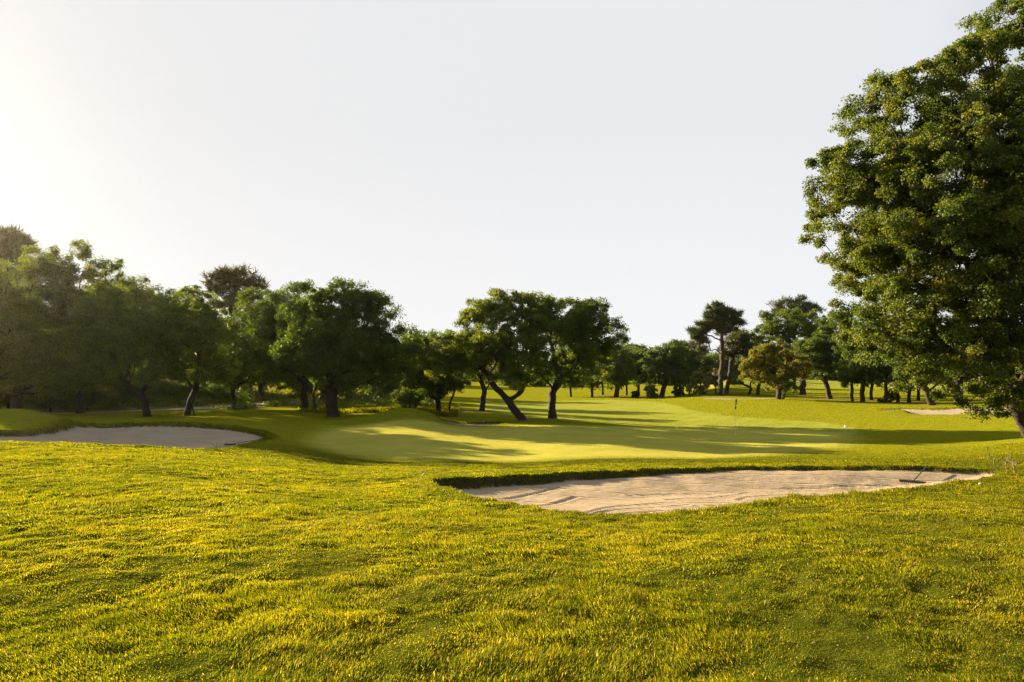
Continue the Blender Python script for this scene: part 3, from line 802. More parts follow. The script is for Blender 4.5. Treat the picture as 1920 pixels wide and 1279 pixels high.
T_('shrub', 'rounded dark shrub on thin stems left of the grassy hump', 'shrub', (772,54), .09,
   limbs=[[(768,760),(765,752)], [(772,772),(782,755)]], blobs=[(770,748,26,17),(760,755,16,12),(785,752,15,12)], clump=.45, nclump=60, nleaf=110, leaf=.12, mat=M_OAK2, seed=35)
T_('oak_tree', 'crooked slender tree right of the shady oak', 'tree', (842,61), .09,
   limbs=[[(846,750),(852,735),(850,720)]], blobs=[(850,715,22,18)], clump=.6, nclump=24, nleaf=90, leaf=.16, mat=M_OAK2, seed=36)
T_('oak_tree', 'broad oak behind the gap between dark wood and middle oaks', 'tree', (800,90), .4,
   limbs=[[(800,730),(800,690)]], blobs=[(790,665,42,34),(830,655,40,24),(760,690,30,34),(820,700,44,28),(870,690,40,36)], clump=1.2, nclump=220, nleaf=130, leaf=.26, seed=37)

# --- hazy wood at the left
T_('oak_tree', 'forked oak leaning left at the back edge of the shaded bunker', 'tree', (276,48), .30,
   limbs=[[(270,750),(262,738)], [(262,738),(240,722),(222,700),(215,670)], [(262,738),(275,720),(292,690),(290,650)]],
   blobs=[(270,640,60,45),(225,650,50,45),(320,650,40,45),(250,580,52,36),(200,600,50,50,1),(290,590,40,34),(250,690,70,26,0),(180,670,36,40,1),(320,700,30,20)],
   clump=.75, nclump=360, nleaf=200, leaf=.14, mat=M_OAK, seed=41, shell=.3)
T_('oak_tree', 'thin leaning oak propped by a wooden stick', 'tree', (350,50), .20,
   limbs=[[(358,748),(366,730),(370,700)], [(366,730),(350,712)]],
   blobs=[(370,620,56,50),(350,570,36,28),(400,650,36,44),(345,670,40,36),(385,700,38,20),(415,690,22,26),(335,705,22,14)],
   clump=.72, nclump=280, nleaf=200, leaf=.14, mat=M_OAK, seed=42, shell=.3, tone0=.55)
T_('oak_tree', 'low round tree at the wood edge right of the propped oak', 'tree', (438,64), .24,
   limbs=[[(438,730),(438,710)]], blobs=[(450,680,36,44),(430,700,30,26),(465,690,22,30),(440,650,22,16)], clump=.7, nclump=150, nleaf=190, leaf=.16, mat=M_OAK, seed=43)
T_('oak_tree', 'tall sparse-topped tree glowing in the sun haze', 'tree', (150,56), .34,
   limbs=[[(150,700),(145,620),(140,540),(130,490)], [(150,700),(190,620),(210,540)]],
   blobs=[(135,500,48,28),(195,515,32,22),(110,560,60,50),(180,580,60,46),(140,650,80,60),(90,640,60,60),(150,705,60,34),(200,700,40,36),(110,725,44,24)], clump=.8, nclump=420, nleaf=170, leaf=.16, mat=M_OAK, seed=44, shell=.3, prune=.1)
T_('oak_tree', 'dense high oak rising at the left edge of the wood', 'tree', (30,52), .42,
   limbs=[[(30,690),(35,600),(30,520)]], blobs=[(30,520,70,44),(80,520,34,30),(10,590,80,60),(50,640,80,60),(-40,560,60,70),(20,700,80,46),(110,700,60,40),(60,725,70,30),(-30,725,60,30)], clump=.85, nclump=420, nleaf=180, leaf=.16, mat=M_OAK, seed=45, shell=.3)
T_('pine_tree', 'spiky pine top showing above the oak at the far left', 'tree', (15,66), .3,
   limbs=[[(15,600),(15,500),(18,450)]], blobs=[(0,470,34,24),(42,462,20,18),(20,445,24,14),(15,510,50,30)], clump=.7, nclump=110, nleaf=100, leaf=.36, lobe=0, mat=M_PINE, shape='needle', seed=46)
T_('oak_tree', 'oak in the wood directly behind the glowing trees', 'tree', (235,72), .36,
   limbs=[[(235,700),(235,600)]], blobs=[(240,560,44,34),(290,580,40,36),(330,575,28,24),(200,590,50,50),(330,620,40,40),(260,640,80,50)], clump=1.0, nclump=260, nleaf=150, leaf=.2, mat=M_OAK, seed=47, shell=.3)
T_('pine_tree', 'feathery pine standing above the shaded wood left of the dark oaks', 'tree', (432,84), .34,
   limbs=[[(434,700),(432,620),(430,540),(436,515)], [(432,600),(465,560),(480,530)]], blobs=[(415,530,32,18),(445,520,36,16),(480,535,18,14),(400,545,16,10),(455,555,40,16),(425,575,36,12),(470,590,30,12),(410,610,20,10),(445,625,30,12)],
   clump=.62, nclump=150, nleaf=55, leaf=.48, lobe=0, mat=M_PINE, shape='needle', seed=48, flat=.7, tone0=.7, shell=.2)
T_('oak_tree', 'dark oak filling the wood below the feathery pine', 'tree', (490,86), .36,
   limbs=[[(490,690),(490,620)]], blobs=[(495,590,40,34),(520,600,40,36),(470,640,50,40),(520,670,60,40),(420,650,50,40)], clump=1.2, nclump=200, nleaf=140, leaf=.25, mat=M_OAK2, seed=49)
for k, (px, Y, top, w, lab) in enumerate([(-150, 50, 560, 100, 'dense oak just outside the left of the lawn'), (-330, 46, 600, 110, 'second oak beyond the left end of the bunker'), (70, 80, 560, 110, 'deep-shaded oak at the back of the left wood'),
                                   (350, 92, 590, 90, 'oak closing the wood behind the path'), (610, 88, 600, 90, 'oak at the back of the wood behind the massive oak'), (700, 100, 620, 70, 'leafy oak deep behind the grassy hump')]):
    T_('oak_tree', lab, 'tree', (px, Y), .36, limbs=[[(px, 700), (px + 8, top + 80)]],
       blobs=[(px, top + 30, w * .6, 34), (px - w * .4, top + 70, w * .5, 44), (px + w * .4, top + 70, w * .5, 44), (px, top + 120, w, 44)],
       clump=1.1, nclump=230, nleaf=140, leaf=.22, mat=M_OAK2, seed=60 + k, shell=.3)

# --- far row behind the fairway and the trees on the right
def far_oak(px, Y, top, bot, w, lab, seed, mat=None, r=.3, lean=0, name='oak_tree', tone=.5, group='oaks in the distant row', nc=150):
    cy = (top + bot) / 2; h = (bot - top) / 2
    base_py = 705 - gz(*plan(px, Y)) * F / Y
    rg = np.random.default_rng(seed)
    bl = [(px + lean, top + h * .5, w * .55, h * .5), (px - w * .45 + lean, cy, w * .5, h * .6), (px + w * .45 + lean, cy + 2, w * .5, h * .6), (px + lean, cy + h * .3, w * .8, h * .55)]
    bl += [(px + lean + rg.uniform(-.7, .7) * w, top + h * rg.uniform(.3, .9), w * .25, h * .3) for _ in range(3)]
    return T_(name, lab, 'tree', (px, Y), r, limbs=[[(px + lean * .3, (base_py + bot) / 2), (px + lean * .8, bot - 6), (px + lean, cy + h * .4)]], blobs=bl, group=group,
              clump=.011 * Y, nclump=nc, nleaf=90, leaf=.0030 * Y, mat=mat or M_OAK2, seed=seed, shell=.3, twig=.02, tone0=tone)
far_oak(1155, 128, 662, 728, 30, 'oak with a short stout trunk left of centre in the distant row', 71, r=.55, mat=M_OAK, lean=3)
far_oak(1240, 128, 655, 728, 38, 'wide dark oak with a leaning trunk at the end of the distant row', 72, r=.55, lean=8)
far_oak(1110, 134, 665, 728, 22, 'pale-leaved tree at the left end of the distant row', 73, mat=M_OAK, tone=.7)
far_oak(1197, 138, 660, 730, 26, 'oak between the stout oak and the wide dark oak', 74, r=.35)
far_oak(1275, 140, 655, 728, 26, 'dark oak hidden behind the wide dark oak', 75)
far_oak(1175, 150, 650, 725, 24, 'taller oak at the back of the distant row', 76)
far_oak(1130, 150, 655, 725, 24, 'second pale tree behind the distant row', 77, mat=M_OAK)
far_oak(1070, 140, 672, 728, 22, 'tree seen under the round oak, left of the distant row', 78)
T_('pine_tree', 'dark-domed pine rising above the distant row', 'tree', (1268,150), .4, limbs=[[(1268,700),(1268,665)]], blobs=[(1270,660,20,10),(1262,668,16,9),(1280,670,14,10)], clump=1.2, nclump=60, nleaf=120, leaf=.45, mat=M_PINE, shape='needle', seed=79)
T_('pine_tree', 'thin distant pine left of the tall pine', 'tree', (1313,170), .2, limbs=[[(1313,690),(1312,650)]], blobs=[(1305,660,16,9),(1292,658,10,8),(1318,668,10,6)], clump=1.1, nclump=40, nleaf=80, leaf=.5, mat=M_PINE, shape='needle', seed=80, tone0=.8)
far_oak(1318, 190, 676, 722, 26, 'low round tree far behind the thin distant pine', 81)
far_oak(1345, 200, 678, 716, 24, 'low tree far behind the tall pine', 82)
far_oak(1296, 200, 685, 722, 18, 'small far tree left of the low round tree', 83)
for k, (px, Y, s, lab) in enumerate([(1305, 120, 1, 'bright bushy shrub right of the wide dark oak'), (1272, 124, .55, 'small dark bush under the distant row'), (1222, 124, .5, 'little light green bush beside the distant trunks'), (1192, 126, .3, 'tiny dark bush in the distant row')]):
    py = 705 - gz(*plan(px, Y)) * F / Y
    T_('shrub', lab, 'shrub', (px, Y), .08, limbs=[[(px, py - 4 * s), (px + 1, py - 14 * s)]], blobs=[(px, py - 20 * s, 13 * s, 16 * s), (px - 6 * s, py - 10 * s, 10 * s, 9 * s), (px + 7 * s, py - 10 * s, 10 * s, 9 * s)],
       clump=.6 * s + .2, nclump=40, nleaf=90, leaf=.3, mat=M_OAK if k in (0, 2) else M_OAK2, seed=90 + k, tone0=.7 if k in (0, 2) else .4)

T_('pine_tree', 'tall bare-trunked pine standing right of centre behind the flag', 'tree', (1350,112), .50,
   limbs=[[(1351,715),(1354,690),(1355,665),(1353,635),(1353,600),(1352,585)], [(1355,665),(1340,655),(1318,661)], [(1353,640),(1335,630),(1318,625)], [(1354,660),(1370,655),(1382,652)], [(1353,625),(1372,618),(1390,612)]],
   blobs=[(1350,580,22,10),(1365,590,24,12),(1338,598,20,10),(1375,602,20,9),(1310,622,18,9),(1305,632,14,11),(1322,610,18,10),(1345,610,26,10),(1362,622,22,9),(1318,642,14,8),(1385,607,10,6),(1298,620,7,5),(1328,590,8,8)],
   clump=.62, nclump=170, nleaf=70, leaf=.46, lobe=0, mat=M_PINE, shape='needle', seed=101, shell=.15, tone0=.6, flat=.7, bf=.2)
T_('pine_tree', 'slanting pine trunk close beside the tall pine', 'tree', (1362,115), .42,
   limbs=[[(1366,715),(1370,690),(1371,678),(1380,668)], [(1371,678),(1376,665),(1384,660)]],
   blobs=[(1395,655,16,10),(1385,645,14,10),(1372,650,10,6)], clump=1.0, nclump=50, nleaf=150, leaf=.36, mat=M_PINE, shape='needle', seed=102)
T_('shrub', 'pale dusty bush beside the tall pine trunk', 'shrub', (1342,118), .1, limbs=[[(1342,728),(1341,715)]], blobs=[(1341,706,11,13),(1337,715,8,9)], clump=.7, nclump=36, nleaf=110, leaf=.28, mat=M_PALE, seed=103)

T_('oak_tree', 'small tree with orange-tinged leaves right of the flag', 'tree', (1460,92), .40,
   limbs=[[(1461,735),(1460,718),(1452,700)], [(1460,718),(1470,695),(1475,680)]],
   blobs=[(1435,668,24,22),(1460,660,26,17),(1415,700,24,24),(1450,700,32,24),(1490,690,22,28),(1408,688,14,14),(1445,726,18,14)],
   clump=.75, nclump=230, nleaf=150, leaf=.21, mat=M_ORANGE, seed=111, shell=.3, tone0=.45)
T_('oak_tree', 'green lower growth on the right side of the orange-tinged tree', 'tree', (1468,93.5), .26,
   limbs=[[(1470,735),(1470,720)]], blobs=[(1470,722,16,15),(1458,735,12,8),(1477,712,12,12)], clump=.7, nclump=44, nleaf=130, leaf=.2, mat=M_OAK, seed=112)
T_('oak_tree', 'big spreading oak behind the orange-tinged tree', 'tree', (1505,125), .62,
   limbs=[[(1505,705),(1500,680),(1480,650)], [(1500,680),(1520,650)]],
   blobs=[(1430,612,30,22),(1400,640,28,24),(1460,605,36,24),(1500,610,45,28),(1440,645,50,30),(1500,655,50,34),(1540,630,40,34),(1395,660,18,16),(1530,670,36,28)],
   clump=1.15, nclump=380, nleaf=150, leaf=.27, mat=M_OAK, seed=113, shell=.3)
T_('oak_tree', 'dark leaning oak right of the orange-tinged tree', 'tree', (1556,98), .42,
   limbs=[[(1552,730),(1545,708),(1540,690)], [(1545,708),(1560,690)]],
   blobs=[(1550,660,46,34),(1580,640,44,40),(1540,690,34,18),(1590,690,40,26),(1570,610,34,26),(1520,660,26,24)],
   clump=.95, nclump=330, nleaf=150, leaf=.22, mat=M_OAK2, seed=114, shell=.3)
T_('oak_tree', 'oak half hidden left of the orange-tinged tree, on a thin trunk', 'tree', (1405,118), .28,
   limbs=[[(1407,720),(1410,700)]], blobs=[(1405,690,22,20),(1385,700,10,9),(1375,722,10,6)], clump=.8, nclump=60, nleaf=110, leaf=.26, mat=M_OAK, seed=115)
T_('oak_tree', 'second thin-trunked oak behind the orange-tinged tree', 'tree', (1421,116), .36,
   limbs=[[(1424,720),(1428,700)]], blobs=[(1430,690,26,20),(1420,705,18,10)], clump=.8, nclump=60, nleaf=110, leaf=.26, mat=M_OAK2, seed=116)
T_('pine_tree', 'dark pine top above the big spreading oak', 'tree', (1490,150), .4, limbs=[[(1490,650),(1492,590)]], blobs=[(1492,580,24,9),(1475,585,14,6),(1510,586,18,9),(1458,590,8,6)], clump=1.4, nclump=60, nleaf=120, leaf=.45, mat=M_PINE, shape='needle', seed=117)
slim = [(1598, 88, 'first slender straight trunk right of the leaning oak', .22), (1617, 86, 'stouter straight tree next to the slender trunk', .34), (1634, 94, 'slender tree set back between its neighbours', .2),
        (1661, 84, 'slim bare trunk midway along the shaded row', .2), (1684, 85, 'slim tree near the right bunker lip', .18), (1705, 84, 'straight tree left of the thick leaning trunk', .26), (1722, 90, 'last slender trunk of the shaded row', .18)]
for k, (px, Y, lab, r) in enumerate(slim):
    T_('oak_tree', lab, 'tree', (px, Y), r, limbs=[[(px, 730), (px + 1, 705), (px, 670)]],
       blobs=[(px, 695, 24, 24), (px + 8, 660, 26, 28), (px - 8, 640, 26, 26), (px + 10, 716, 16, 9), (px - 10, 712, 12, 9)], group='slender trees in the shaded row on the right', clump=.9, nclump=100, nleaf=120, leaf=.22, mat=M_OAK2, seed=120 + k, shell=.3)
T_('oak_tree', 'thick-trunked oak leaning left beside the sunlit right bunker', 'tree', (1747,75), .42,
   limbs=[[(1740,735),(1728,718),(1715,700)], [(1735,728),(1745,705)]], blobs=[(1730,680,46,36),(1700,660,40,36),(1770,690,36,30),(1740,640,50,34)], clump=.85, nclump=220, nleaf=150, leaf=.19, mat=M_OAK2, seed=131, shell=.3)
T_('oak_tree', 'heavy dark oak behind the right bunker', 'tree', (1797,84), .6,
   limbs=[[(1797,735),(1797,710)]], blobs=[(1800,690,60,34),(1770,660,50,40),(1840,670,50,44),(1860,710,40,22)], clump=.95, nclump=220, nleaf=140, leaf=.22, mat=M_OAK2, seed=132, shell=.3)
T_('shrub', 'small bush at the foot of the shaded row', 'shrub', (1670,86), .06, limbs=[[(1670,750),(1670,744)]], blobs=[(1672,745,8,6),(1664,748,6,5)], clump=.4, nclump=18, nleaf=80, leaf=.18, mat=M_OAK, seed=133)

T_('oak_tree', 'low-branched oak shading the grassy mound at the far left', 'tree', (-42, 46), .36, limbs=[[(-42, 700), (-40, 640)]],
   blobs=[(-42, 590, 80, 60), (-100, 640, 70, 60), (10, 640, 60, 60), (-42, 700, 100, 40)], clump=.8, nclump=300, nleaf=180, leaf=.14, mat=M_OAK, seed=151, shell=.3)
for k, (px, Y, w, top, lab) in enumerate([(15, 58, 40, 715, 'dense bush at the foot of the left wood, at the frame edge'), (95, 60, 44, 700, 'tall dark bush behind the grassy mound'), (165, 62, 40, 708, 'leafy bush left of the forked oak trunk'),
                                   (215, 66, 34, 716, 'low bush just left of the forked oak trunk'), (315, 70, 34, 718, 'bush between the forked oak and the propped oak'), (-60, 56, 50, 700, 'bush outside the left end of the bunker'), (395, 74, 28, 728, 'small bush right of the propped oak')]):
    T_('bush', lab, 'bush', (px, Y), .1, limbs=[[(px, 752), (px + 3, 740)]], blobs=[(px, (top + 765) / 2, w, (765 - top) / 2), (px - w * .6, 750, w * .5, 15), (px + w * .6, 748, w * .5, 17)],
       clump=.6, nclump=110, nleaf=150, leaf=.16, mat=M_OAK2 if k % 2 else M_OAK, seed=160 + k, shell=.3, tone0=.42)
# far wood that closes the horizon: one mould of each of three crowns, copied
def copy_tree(src, loc, s, rz, label, group):
    r = src.copy(); link(r); r.location = loc; r.scale = (s, s, s); r.rotation_euler = (0, 0, rz); r['label'] = label; r['group'] = group
    for c in src.children:
        d = c.copy(); link(d, r)
    return r
protos = []
for k in range(3):
    px = 1600 + k * 70; Y = 215
    t = far_oak(px, Y, 680, 716, 26, 'tree in the far wood closing the view', 140 + k, r=.4, mat=(M_OAK2, M_OAK, M_OAK2)[k], group='trees of the far wood', nc=110)
    protos.append(t)
for k in range(46):
    px = -200 + k * 50 + rng.uniform(-14, 14); Y = rng.uniform(205, 300)
    x, y = plan(px, Y)
    copy_tree(protos[k % 3], (x, y, gz(x, y) - .3), rng.uniform(.9, 1.5), rng.uniform(0, 6.28), 'tree in the far wood closing the view', 'trees of the far wood')

wood = T_('oak_tree', 'leafy oak in the deep of the left wood', 'tree', (200, 105), .34, limbs=[[(200, 700), (203, 670)]],
   blobs=[(200, 640, 60, 40), (160, 670, 46, 34), (240, 672, 46, 34), (200, 700, 70, 26)], group='trees deep in the left wood', clump=1.3, nclump=240, nleaf=120, leaf=.30, mat=M_OAK2, seed=152, shell=.3)
for x, y, s_ in [(-50, 84, .95), (-66, 92, 1.05), (-40, 100, 1.0), (-30, 108, 1.0), (-47, 118, 1.1), (-22, 120, .95), (-36, 132, 1.1), (-62, 76, .9), (-75, 66, .9), (-84, 82, 1.0), (-96, 98, 1.0),
                 (-72, 108, 1.05), (-58, 124, 1.1), (-90, 122, 1.1), (-104, 74, 1.0), (-58, 58, .72), (-70, 52, .72), (-86, 62, .85), (-78, 132, 1.1), (-14, 128, .95), (-112, 112, 1.1), (-48, 66, .8)]:
    copy_tree(wood, (x, y, gz(x, y) - .2), s_, rng.uniform(0, 6.28), 'leafy oak in the deep of the left wood', 'trees deep in the left wood')

# undergrowth of the left wood
def undergrowth():
    C, O, T = [], [], []
    k = 0
    while k < 620:
        px = rng.uniform(-350, 800); Y = rng.uniform(62, 104)
        x, y = plan(px, Y)
        if dist_line(np.array([x]), np.array([y]), PATH1)[0] < 3.0: continue
        if px > 480 and Y < 66: continue
        m = 130; tall = px < 470 and Y > 72 and rng.random() < .6
        m = 420 if tall else 130; h = rng.uniform(1.6, 3.2) if tall else rng.uniform(.4, 1.5) * (1.0 + .8 * (Y > 80)) * (1.2 if px < 450 else .7)
        d = unit(rng.normal(0, 1, (m, 3)))
        c = d * np.array([1.1, 1.1, .8]) * h * rng.random((m, 1)) ** .4; c[:, 2] = np.abs(c[:, 2])
        C.append(c + np.array([x, y, gz(x, y)])); O.append(d); T.append(rng.normal(.45, .2, m) + rng.normal(0, .15)); k += 1
    o = leaf_mesh('undergrowth', np.vstack(C), np.vstack(O), .22, M_OAK, np.concatenate(T), None, rg=rng)
    tag(o, 'tangled low undergrowth along the foot of the left wood', 'undergrowth', kind='stuff')
undergrowth()
def rough_tufts():
    k = 60000
    px = rng.uniform(560, 860, k); Y = rng.uniform(56, 88, k)
    X = (px - HX) / F * Y
    m = fbm(X * .25, Y * .25, 3) > -.05
    blades('grass', X[m], Y[m], rng.uniform(.15, .5, m.sum()), np.full(m.sum(), .05), 'long dry grass between the trees behind the hump', tone_shift=.0)
rough_tufts()

# ------------------------------------------------------------------ small objects
import bmesh
def bm_obj(name, bm, mat, parent=None, smooth=False):
    me = bpy.data.meshes.new(name); bm.to_mesh(me); bm.free(); me.materials.append(mat)
    if smooth: me.polygons.foreach_set('use_smooth', [True] * len(me.polygons))
    return link(bpy.data.objects.new(name, me), parent)
def add_rod(bm, a, b, r0, r1=None, seg=10):
    a = Vector(a); b = Vector(b); r1 = r0 if r1 is None else r1
    d = b - a; M_ = Vector((0, 0, 1)).rotation_difference(d).to_matrix().to_4x4(); M_.translation = (a + b) / 2
    bmesh.ops.create_cone(bm, cap_ends=True, segments=seg, radius1=r0, radius2=r1, depth=d.length, matrix=M_)
def add_box(bm, c, s, rot=None, bev=0):
    from mathutils import Matrix
    r = bmesh.ops.create_cube(bm, size=1)
    vs = r['verts']
    bmesh.ops.scale(bm, vec=s, verts=vs)
    if bev:
        es = list({e_ for v in vs for e_ in v.link_edges})
        vs = list({v for f in bmesh.ops.bevel(bm, geom=es, offset=bev, segments=2, affect='EDGES')['faces'] for v in f.verts} | {v for v in vs if v.is_valid})
    if rot is not None: bmesh.ops.rotate(bm, cent=(0, 0, 0), matrix=rot, verts=vs)
    bmesh.ops.translate(bm, vec=c, verts=vs)

M_WHITE = plain('white_paint', (.75, .76, .74), .45, noise=.05)
M_STICK = plain('flag_pole', (.62, .62, .52), .4, noise=.1)
M_FLAG = plain('flag_cloth', (.07, .15, .24), .8, noise=.15)
M_FLAGD = plain('flag_band', (.01, .012, .016), .8, noise=.1)
M_RAKE = plain('rake_black', (.018, .017, .014), .55, noise=.25)
M_HANDLE = plain('rake_green', (.02, .035, .022), .5, noise=.2)
M_DEAD = plain('dry_stalk', (.30, .21, .11), .9, noise=.3)
M_STEM = plain('green_stalk', (.17, .18, .04), .8, noise=.2)
M_STONE = plain('pebble', (.5, .46, .4), .9, noise=.2)

# flagstick
fx, fy = plan(1379, 40); fz = gz(fx, fy)
fl = link(bpy.data.objects.new('golf_flagstick', None)); fl.location = (fx, fy, fz)
tag(fl, 'thin flagstick with a limp dark blue flag on the green', 'flagstick')
bm = bmesh.new(); add_rod(bm, (0, 0, -.1), (0, 0, 2.12), .008, .006); bm_obj('pole', bm, M_STICK, fl)
bm = bmesh.new()
rows = 14; cols_ = 16
grid = [[None] * cols_ for _ in range(rows)]
for i in range(rows):
    v = i / (rows - 1)
    for j in range(cols_):
        u = j / (cols_ - 1)
        wdt = .035 + .13 * v ** .6 * u
        x = .008 + wdt * u * (.9 + .1 * math.sin(v * 7)) - .13 * max(0, v - .15) * u
        y = .035 * math.sin(u * 13 + v * 2.5) * (.4 + v)
        grid[i][j] = bm.verts.new((x * 1.1, y, 2.10 - .50 * v - .07 * u * v))
for i in range(rows - 1):
    for j in range(cols_ - 1):
        bm.faces.new((grid[i][j], grid[i][j + 1], grid[i + 1][j + 1], grid[i + 1][j]))
bmesh.ops.solidify(bm, geom=bm.faces[:], thickness=.004)
fo = bm_obj('flag', bm, M_FLAG, fl, True)
bm = bmesh.new()
for s in range(5):
    add_rod(bm, (-.02 + .012 * s, .01 * (-1) ** s, 1.60), (-.03 + .014 * s, .014 * (-1) ** s, 1.49), .018, .008, 8)
tag(bm_obj('flag_corner', bm, M_FLAGD, fo), 'dark gathered lower corner of the flag')
# hole cup rim
bm = bmesh.new(); bmesh.ops.create_cone(bm, cap_ends=False, segments=20, radius1=.054, radius2=.054, depth=.03, matrix=__import__('mathutils').Matrix.Translation((0, 0, .004))); bm_obj('cup_rim', bm, M_WHITE, fl)

def rake(px, Y, head_w, ang, length, label, lift=0.0, tilt=0.0):
    from mathutils import Matrix
    x, y = plan(px, Y); z = gz(x, y)
    r = link(bpy.data.objects.new('bunker_rake', None)); r.location = (x, y, z + .012)
    r.rotation_euler = (0, 0, ang); tag(r, label, 'rake', 'bunker rakes')
    # handle runs along +Y from the head; head along X
    zt = lift
    bm = bmesh.new(); add_rod(bm, (0, 0, .045), (0, length, zt + .03), .015, .013); bm_obj('handle', bm, M_HANDLE, r)
    bm = bmesh.new(); add_box(bm, (0, 0, .045), (head_w, .035, .035), bev=.006); add_rod(bm, (0, -.01, .045), (0, .12, .06), .022, .019); add_box(bm, (0, -.018, .06), (head_w, .006, .05)); bm_obj('head', bm, M_RAKE, r)
    bm = bmesh.new()
    for k in range(int(head_w / .045)):
        xx = -head_w / 2 + .02 + k * .045
        add_rod(bm, (xx, 0, .04), (xx, -.01, -.03), .006, .003, 6)
    bm_obj('teeth', bm, M_RAKE, r)
    return r
hx, hy = plan(1711, 16.4); ex, ey = plan(1757, 17.9)
rake(1711, 16.4, .56, -math.atan2(ex - hx, ey - hy) * .9, math.hypot(ex - hx, ey - hy) * .85, 'black rake lying in the near bunker, handle on its lip', lift=gz(ex, ey) - gz(hx, hy) + .02)
hx, hy = plan(431, 29.0); ex, ey = plan(502, 31.6)
rake(431, 29.0, .55, -math.atan2(ex - hx, ey - hy), math.hypot(ex - hx, ey - hy), 'long-handled rake lying in the shaded left bunker', lift=gz(ex, ey) - gz(hx, hy) + .02)

# white stake, marker blocks
sx, sy = plan(861, 62); st = bm = bmesh.new()
add_box(bm, (0, 0, .28), (.085, .085, .60), bev=.008); add_rod(bm, (0, 0, .575), (0, 0, .62), .055, .008, 4)
o = bm_obj('marker_stake', bm, M_WHITE); o.location = (sx, sy, gz(sx, sy)); tag(o, 'short white stake in the grass left of the leaning oak', 'stake')
for px, Y, lab, sc_ in ((1271, 46.5, 'white marker block in the tree shadow left of the flagstick', .75), (1586, 45.0, 'white marker block on the fairway right of the flagstick', .75), (907, 51.8, 'small white marker on the middle bunker rim', .6)):
    x, y = plan(px, Y)
    r = link(bpy.data.objects.new('marker_block', None)); r.location = (x, y, gz(x, y)); r.scale = (sc_,) * 3
    tag(r, lab, 'marker', 'white marker blocks')
    bm = bmesh.new(); add_box(bm, (0, 0, .06), (.22, .14, .12), bev=.02); bm_obj('block', bm, M_WHITE, r)
    bm = bmesh.new(); add_rod(bm, (-.07, 0, -.08), (-.07, 0, .01), .01); bm_obj('peg', bm, M_RAKE, r)
    bm = bmesh.new(); add_rod(bm, (.07, 0, -.08), (.07, 0, .01), .01); bm_obj('peg', bm, M_RAKE, r)
# prop of the leaning oak
x0, y0 = plan(365, 50.2); zb = gz(x0, y0); top = P3(357, 750, 50.0)
bm = bmesh.new(); add_rod(bm, (0, 0, -.05), (top[0] - x0, top[1] - y0, top[2] - zb), .05, .04)
o = bm_obj('tree_prop', bm, M_RAKE); o.location = (x0, y0, zb); tag(o, 'short wooden prop leaning against the thin oak', 'prop')

# dry weeds by the right bunker end, dark weeds by the left bunker
def weed(px, Y, stalks, label, mat, seed, leafy=True):
    rg = np.random.default_rng(seed)
    x, y = plan(px, Y); z = gz(x, y)
    r = link(bpy.data.objects.new('weed', None)); r.location = (x, y, z); tag(r, label, 'weed', 'weeds')
    S = Y / F; ch_ = []; C = []
    for sk in stalks:
        pts = [np.array([(p[0] - px) * S, rg.normal(0, .02), -(p[1] - HY) / F * Y - z]) for p in sk]
        ch_.append((pts, [.007 * (1 - .5 * i / len(pts)) + .003 for i in range(len(pts))]))
        for p in pts[1:]: C.append(p)
        for _ in range(4):
            i = rg.integers(0, len(pts) - 1); u = rg.random(); p = pts[i] * (1 - u) + pts[i + 1] * u
            e2 = p + np.array([rg.normal(0, .05), rg.normal(0, .04), .04]); ch_.append(([p, e2], [.004, .002])); C.append(e2)
    tubes(ch_, 'stem', r, mat, rg)
    C = np.array(C); C = np.repeat(C, 7, 0) + rg.normal(0, .014, (len(C) * 7, 3))
    leaf_mesh('leaves', C, unit(rg.normal(0, 1, (len(C), 3))), .03, M_PALE if mat is M_DEAD else M_OAK, rg.normal(.6, .2, len(C)), r, rg=rg)
weed(1874, 15.6, [[(1876,890),(1864,868),(1852,850),(1849,838)], [(1862,868),(1865,858),(1869,857)]], 'tall green weed stalk at the right end of the near bunker', M_STEM, 1)
weed(1888, 15.4, [[(1889,888),(1884,872),(1879,862)], [(1886,876),(1886,864),(1890,856)]], 'thin dry weed between the green stalk and the big clump', M_DEAD, 2)
weed(1901, 15.2, [[(1903,888),(1898,870),(1892,856)], [(1902,886),(1901,872),(1897,862)], [(1902,884),(1904,872),(1906,868)]], 'brown dried weed clump nearest the right edge', M_DEAD, 3)
weed(404, 24.6, [[(408,843),(402,836),(396,832)], [(410,842),(414,832),(420,828)], [(405,843),(406,834),(404,830)], [(398,844),(392,838)]], 'dark grassy weed on the rim of the shaded left bunker', M_STEM, 4)

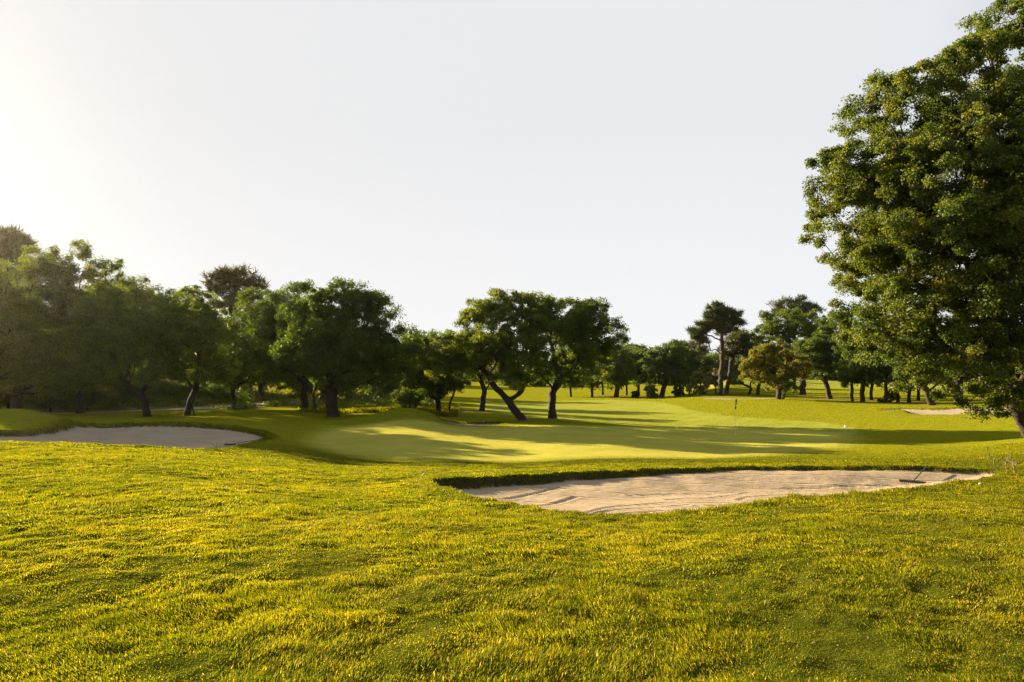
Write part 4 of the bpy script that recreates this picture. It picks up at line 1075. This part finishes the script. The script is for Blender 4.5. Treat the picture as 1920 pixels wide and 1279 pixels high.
# pebbles and litter on the lawn
for k, (px, py, Y, s) in enumerate([(1838, 898, 13.6, .035), (795, 893, 16.2, .05), (820, 951, 9.3, .02)]):
    x, y = plan(px, Y); bm = bmesh.new(); bmesh.ops.create_icosphere(bm, subdivisions=2, radius=s)
    for v in bm.verts: v.co *= 1 + .18 * math.sin(v.co.x * 90 + v.co.z * 70 + k); v.co.z *= .6
    o = bm_obj('stone', bm, M_STONE, None, True); o.location = (x, y, gz(x, y) + s * .5)
    tag(o, ['pale stone in the grass near the right end of the bunker', 'pale stone left of the bunker tip on the lawn', 'small light stone in the lawn below the bunker tip'][k], 'stone')
# fallen leaves
k = 2600
t = rng.uniform(-.75, .75, k); r_ = 3 + 24 * rng.random(k) ** .8
X = r_ * np.sin(t); Y = r_ * np.cos(t)
mm = surface(X, Y, True)
okk = (mm[1] < .2)
C = np.stack([X, Y, mm[0] + .02 + .03 * (mm[8] > 1)], 1)[okk]
o = leaf_mesh('fallen_leaves', C, np.tile([0, 0, 1.], (len(C), 1)), .028, plain('dead_leaf', (.16, .10, .045), .9, noise=.5), np.full(len(C), .5), None, rg=rng)
tag(o, 'scattered small brown fallen leaves on the lawn', 'leaves', kind='stuff')

# ------------------------------------------------------------------ the hazy evening air
me = bpy.data.meshes.new('haze')
x0, x1, y0, y1, z0, z1 = -950, 950, -950, 950, -40, 23
me.from_pydata([(x, y, z) for x in (x0, x1) for y in (y0, y1) for z in (z0, z1)], [], [(0, 1, 3, 2), (4, 6, 7, 5), (0, 4, 5, 1), (2, 3, 7, 6), (0, 2, 6, 4), (1, 5, 7, 3)])
hm, hnt, hout = new_mat('haze')
pv = hnt.nodes.new('ShaderNodeVolumePrincipled')
pv.inputs['Color'].default_value = (1.0, .93, .78, 1)
pv.inputs['Density'].default_value = HAZE
pv.inputs['Anisotropy'].default_value = .88
hnt.links.new(pv.outputs[0], hout.inputs['Volume'])
me.materials.append(hm)
ho = bpy.data.objects.new('haze', me); link(ho); tag(ho, 'thin warm evening haze over the whole course', 'haze', kind='stuff')
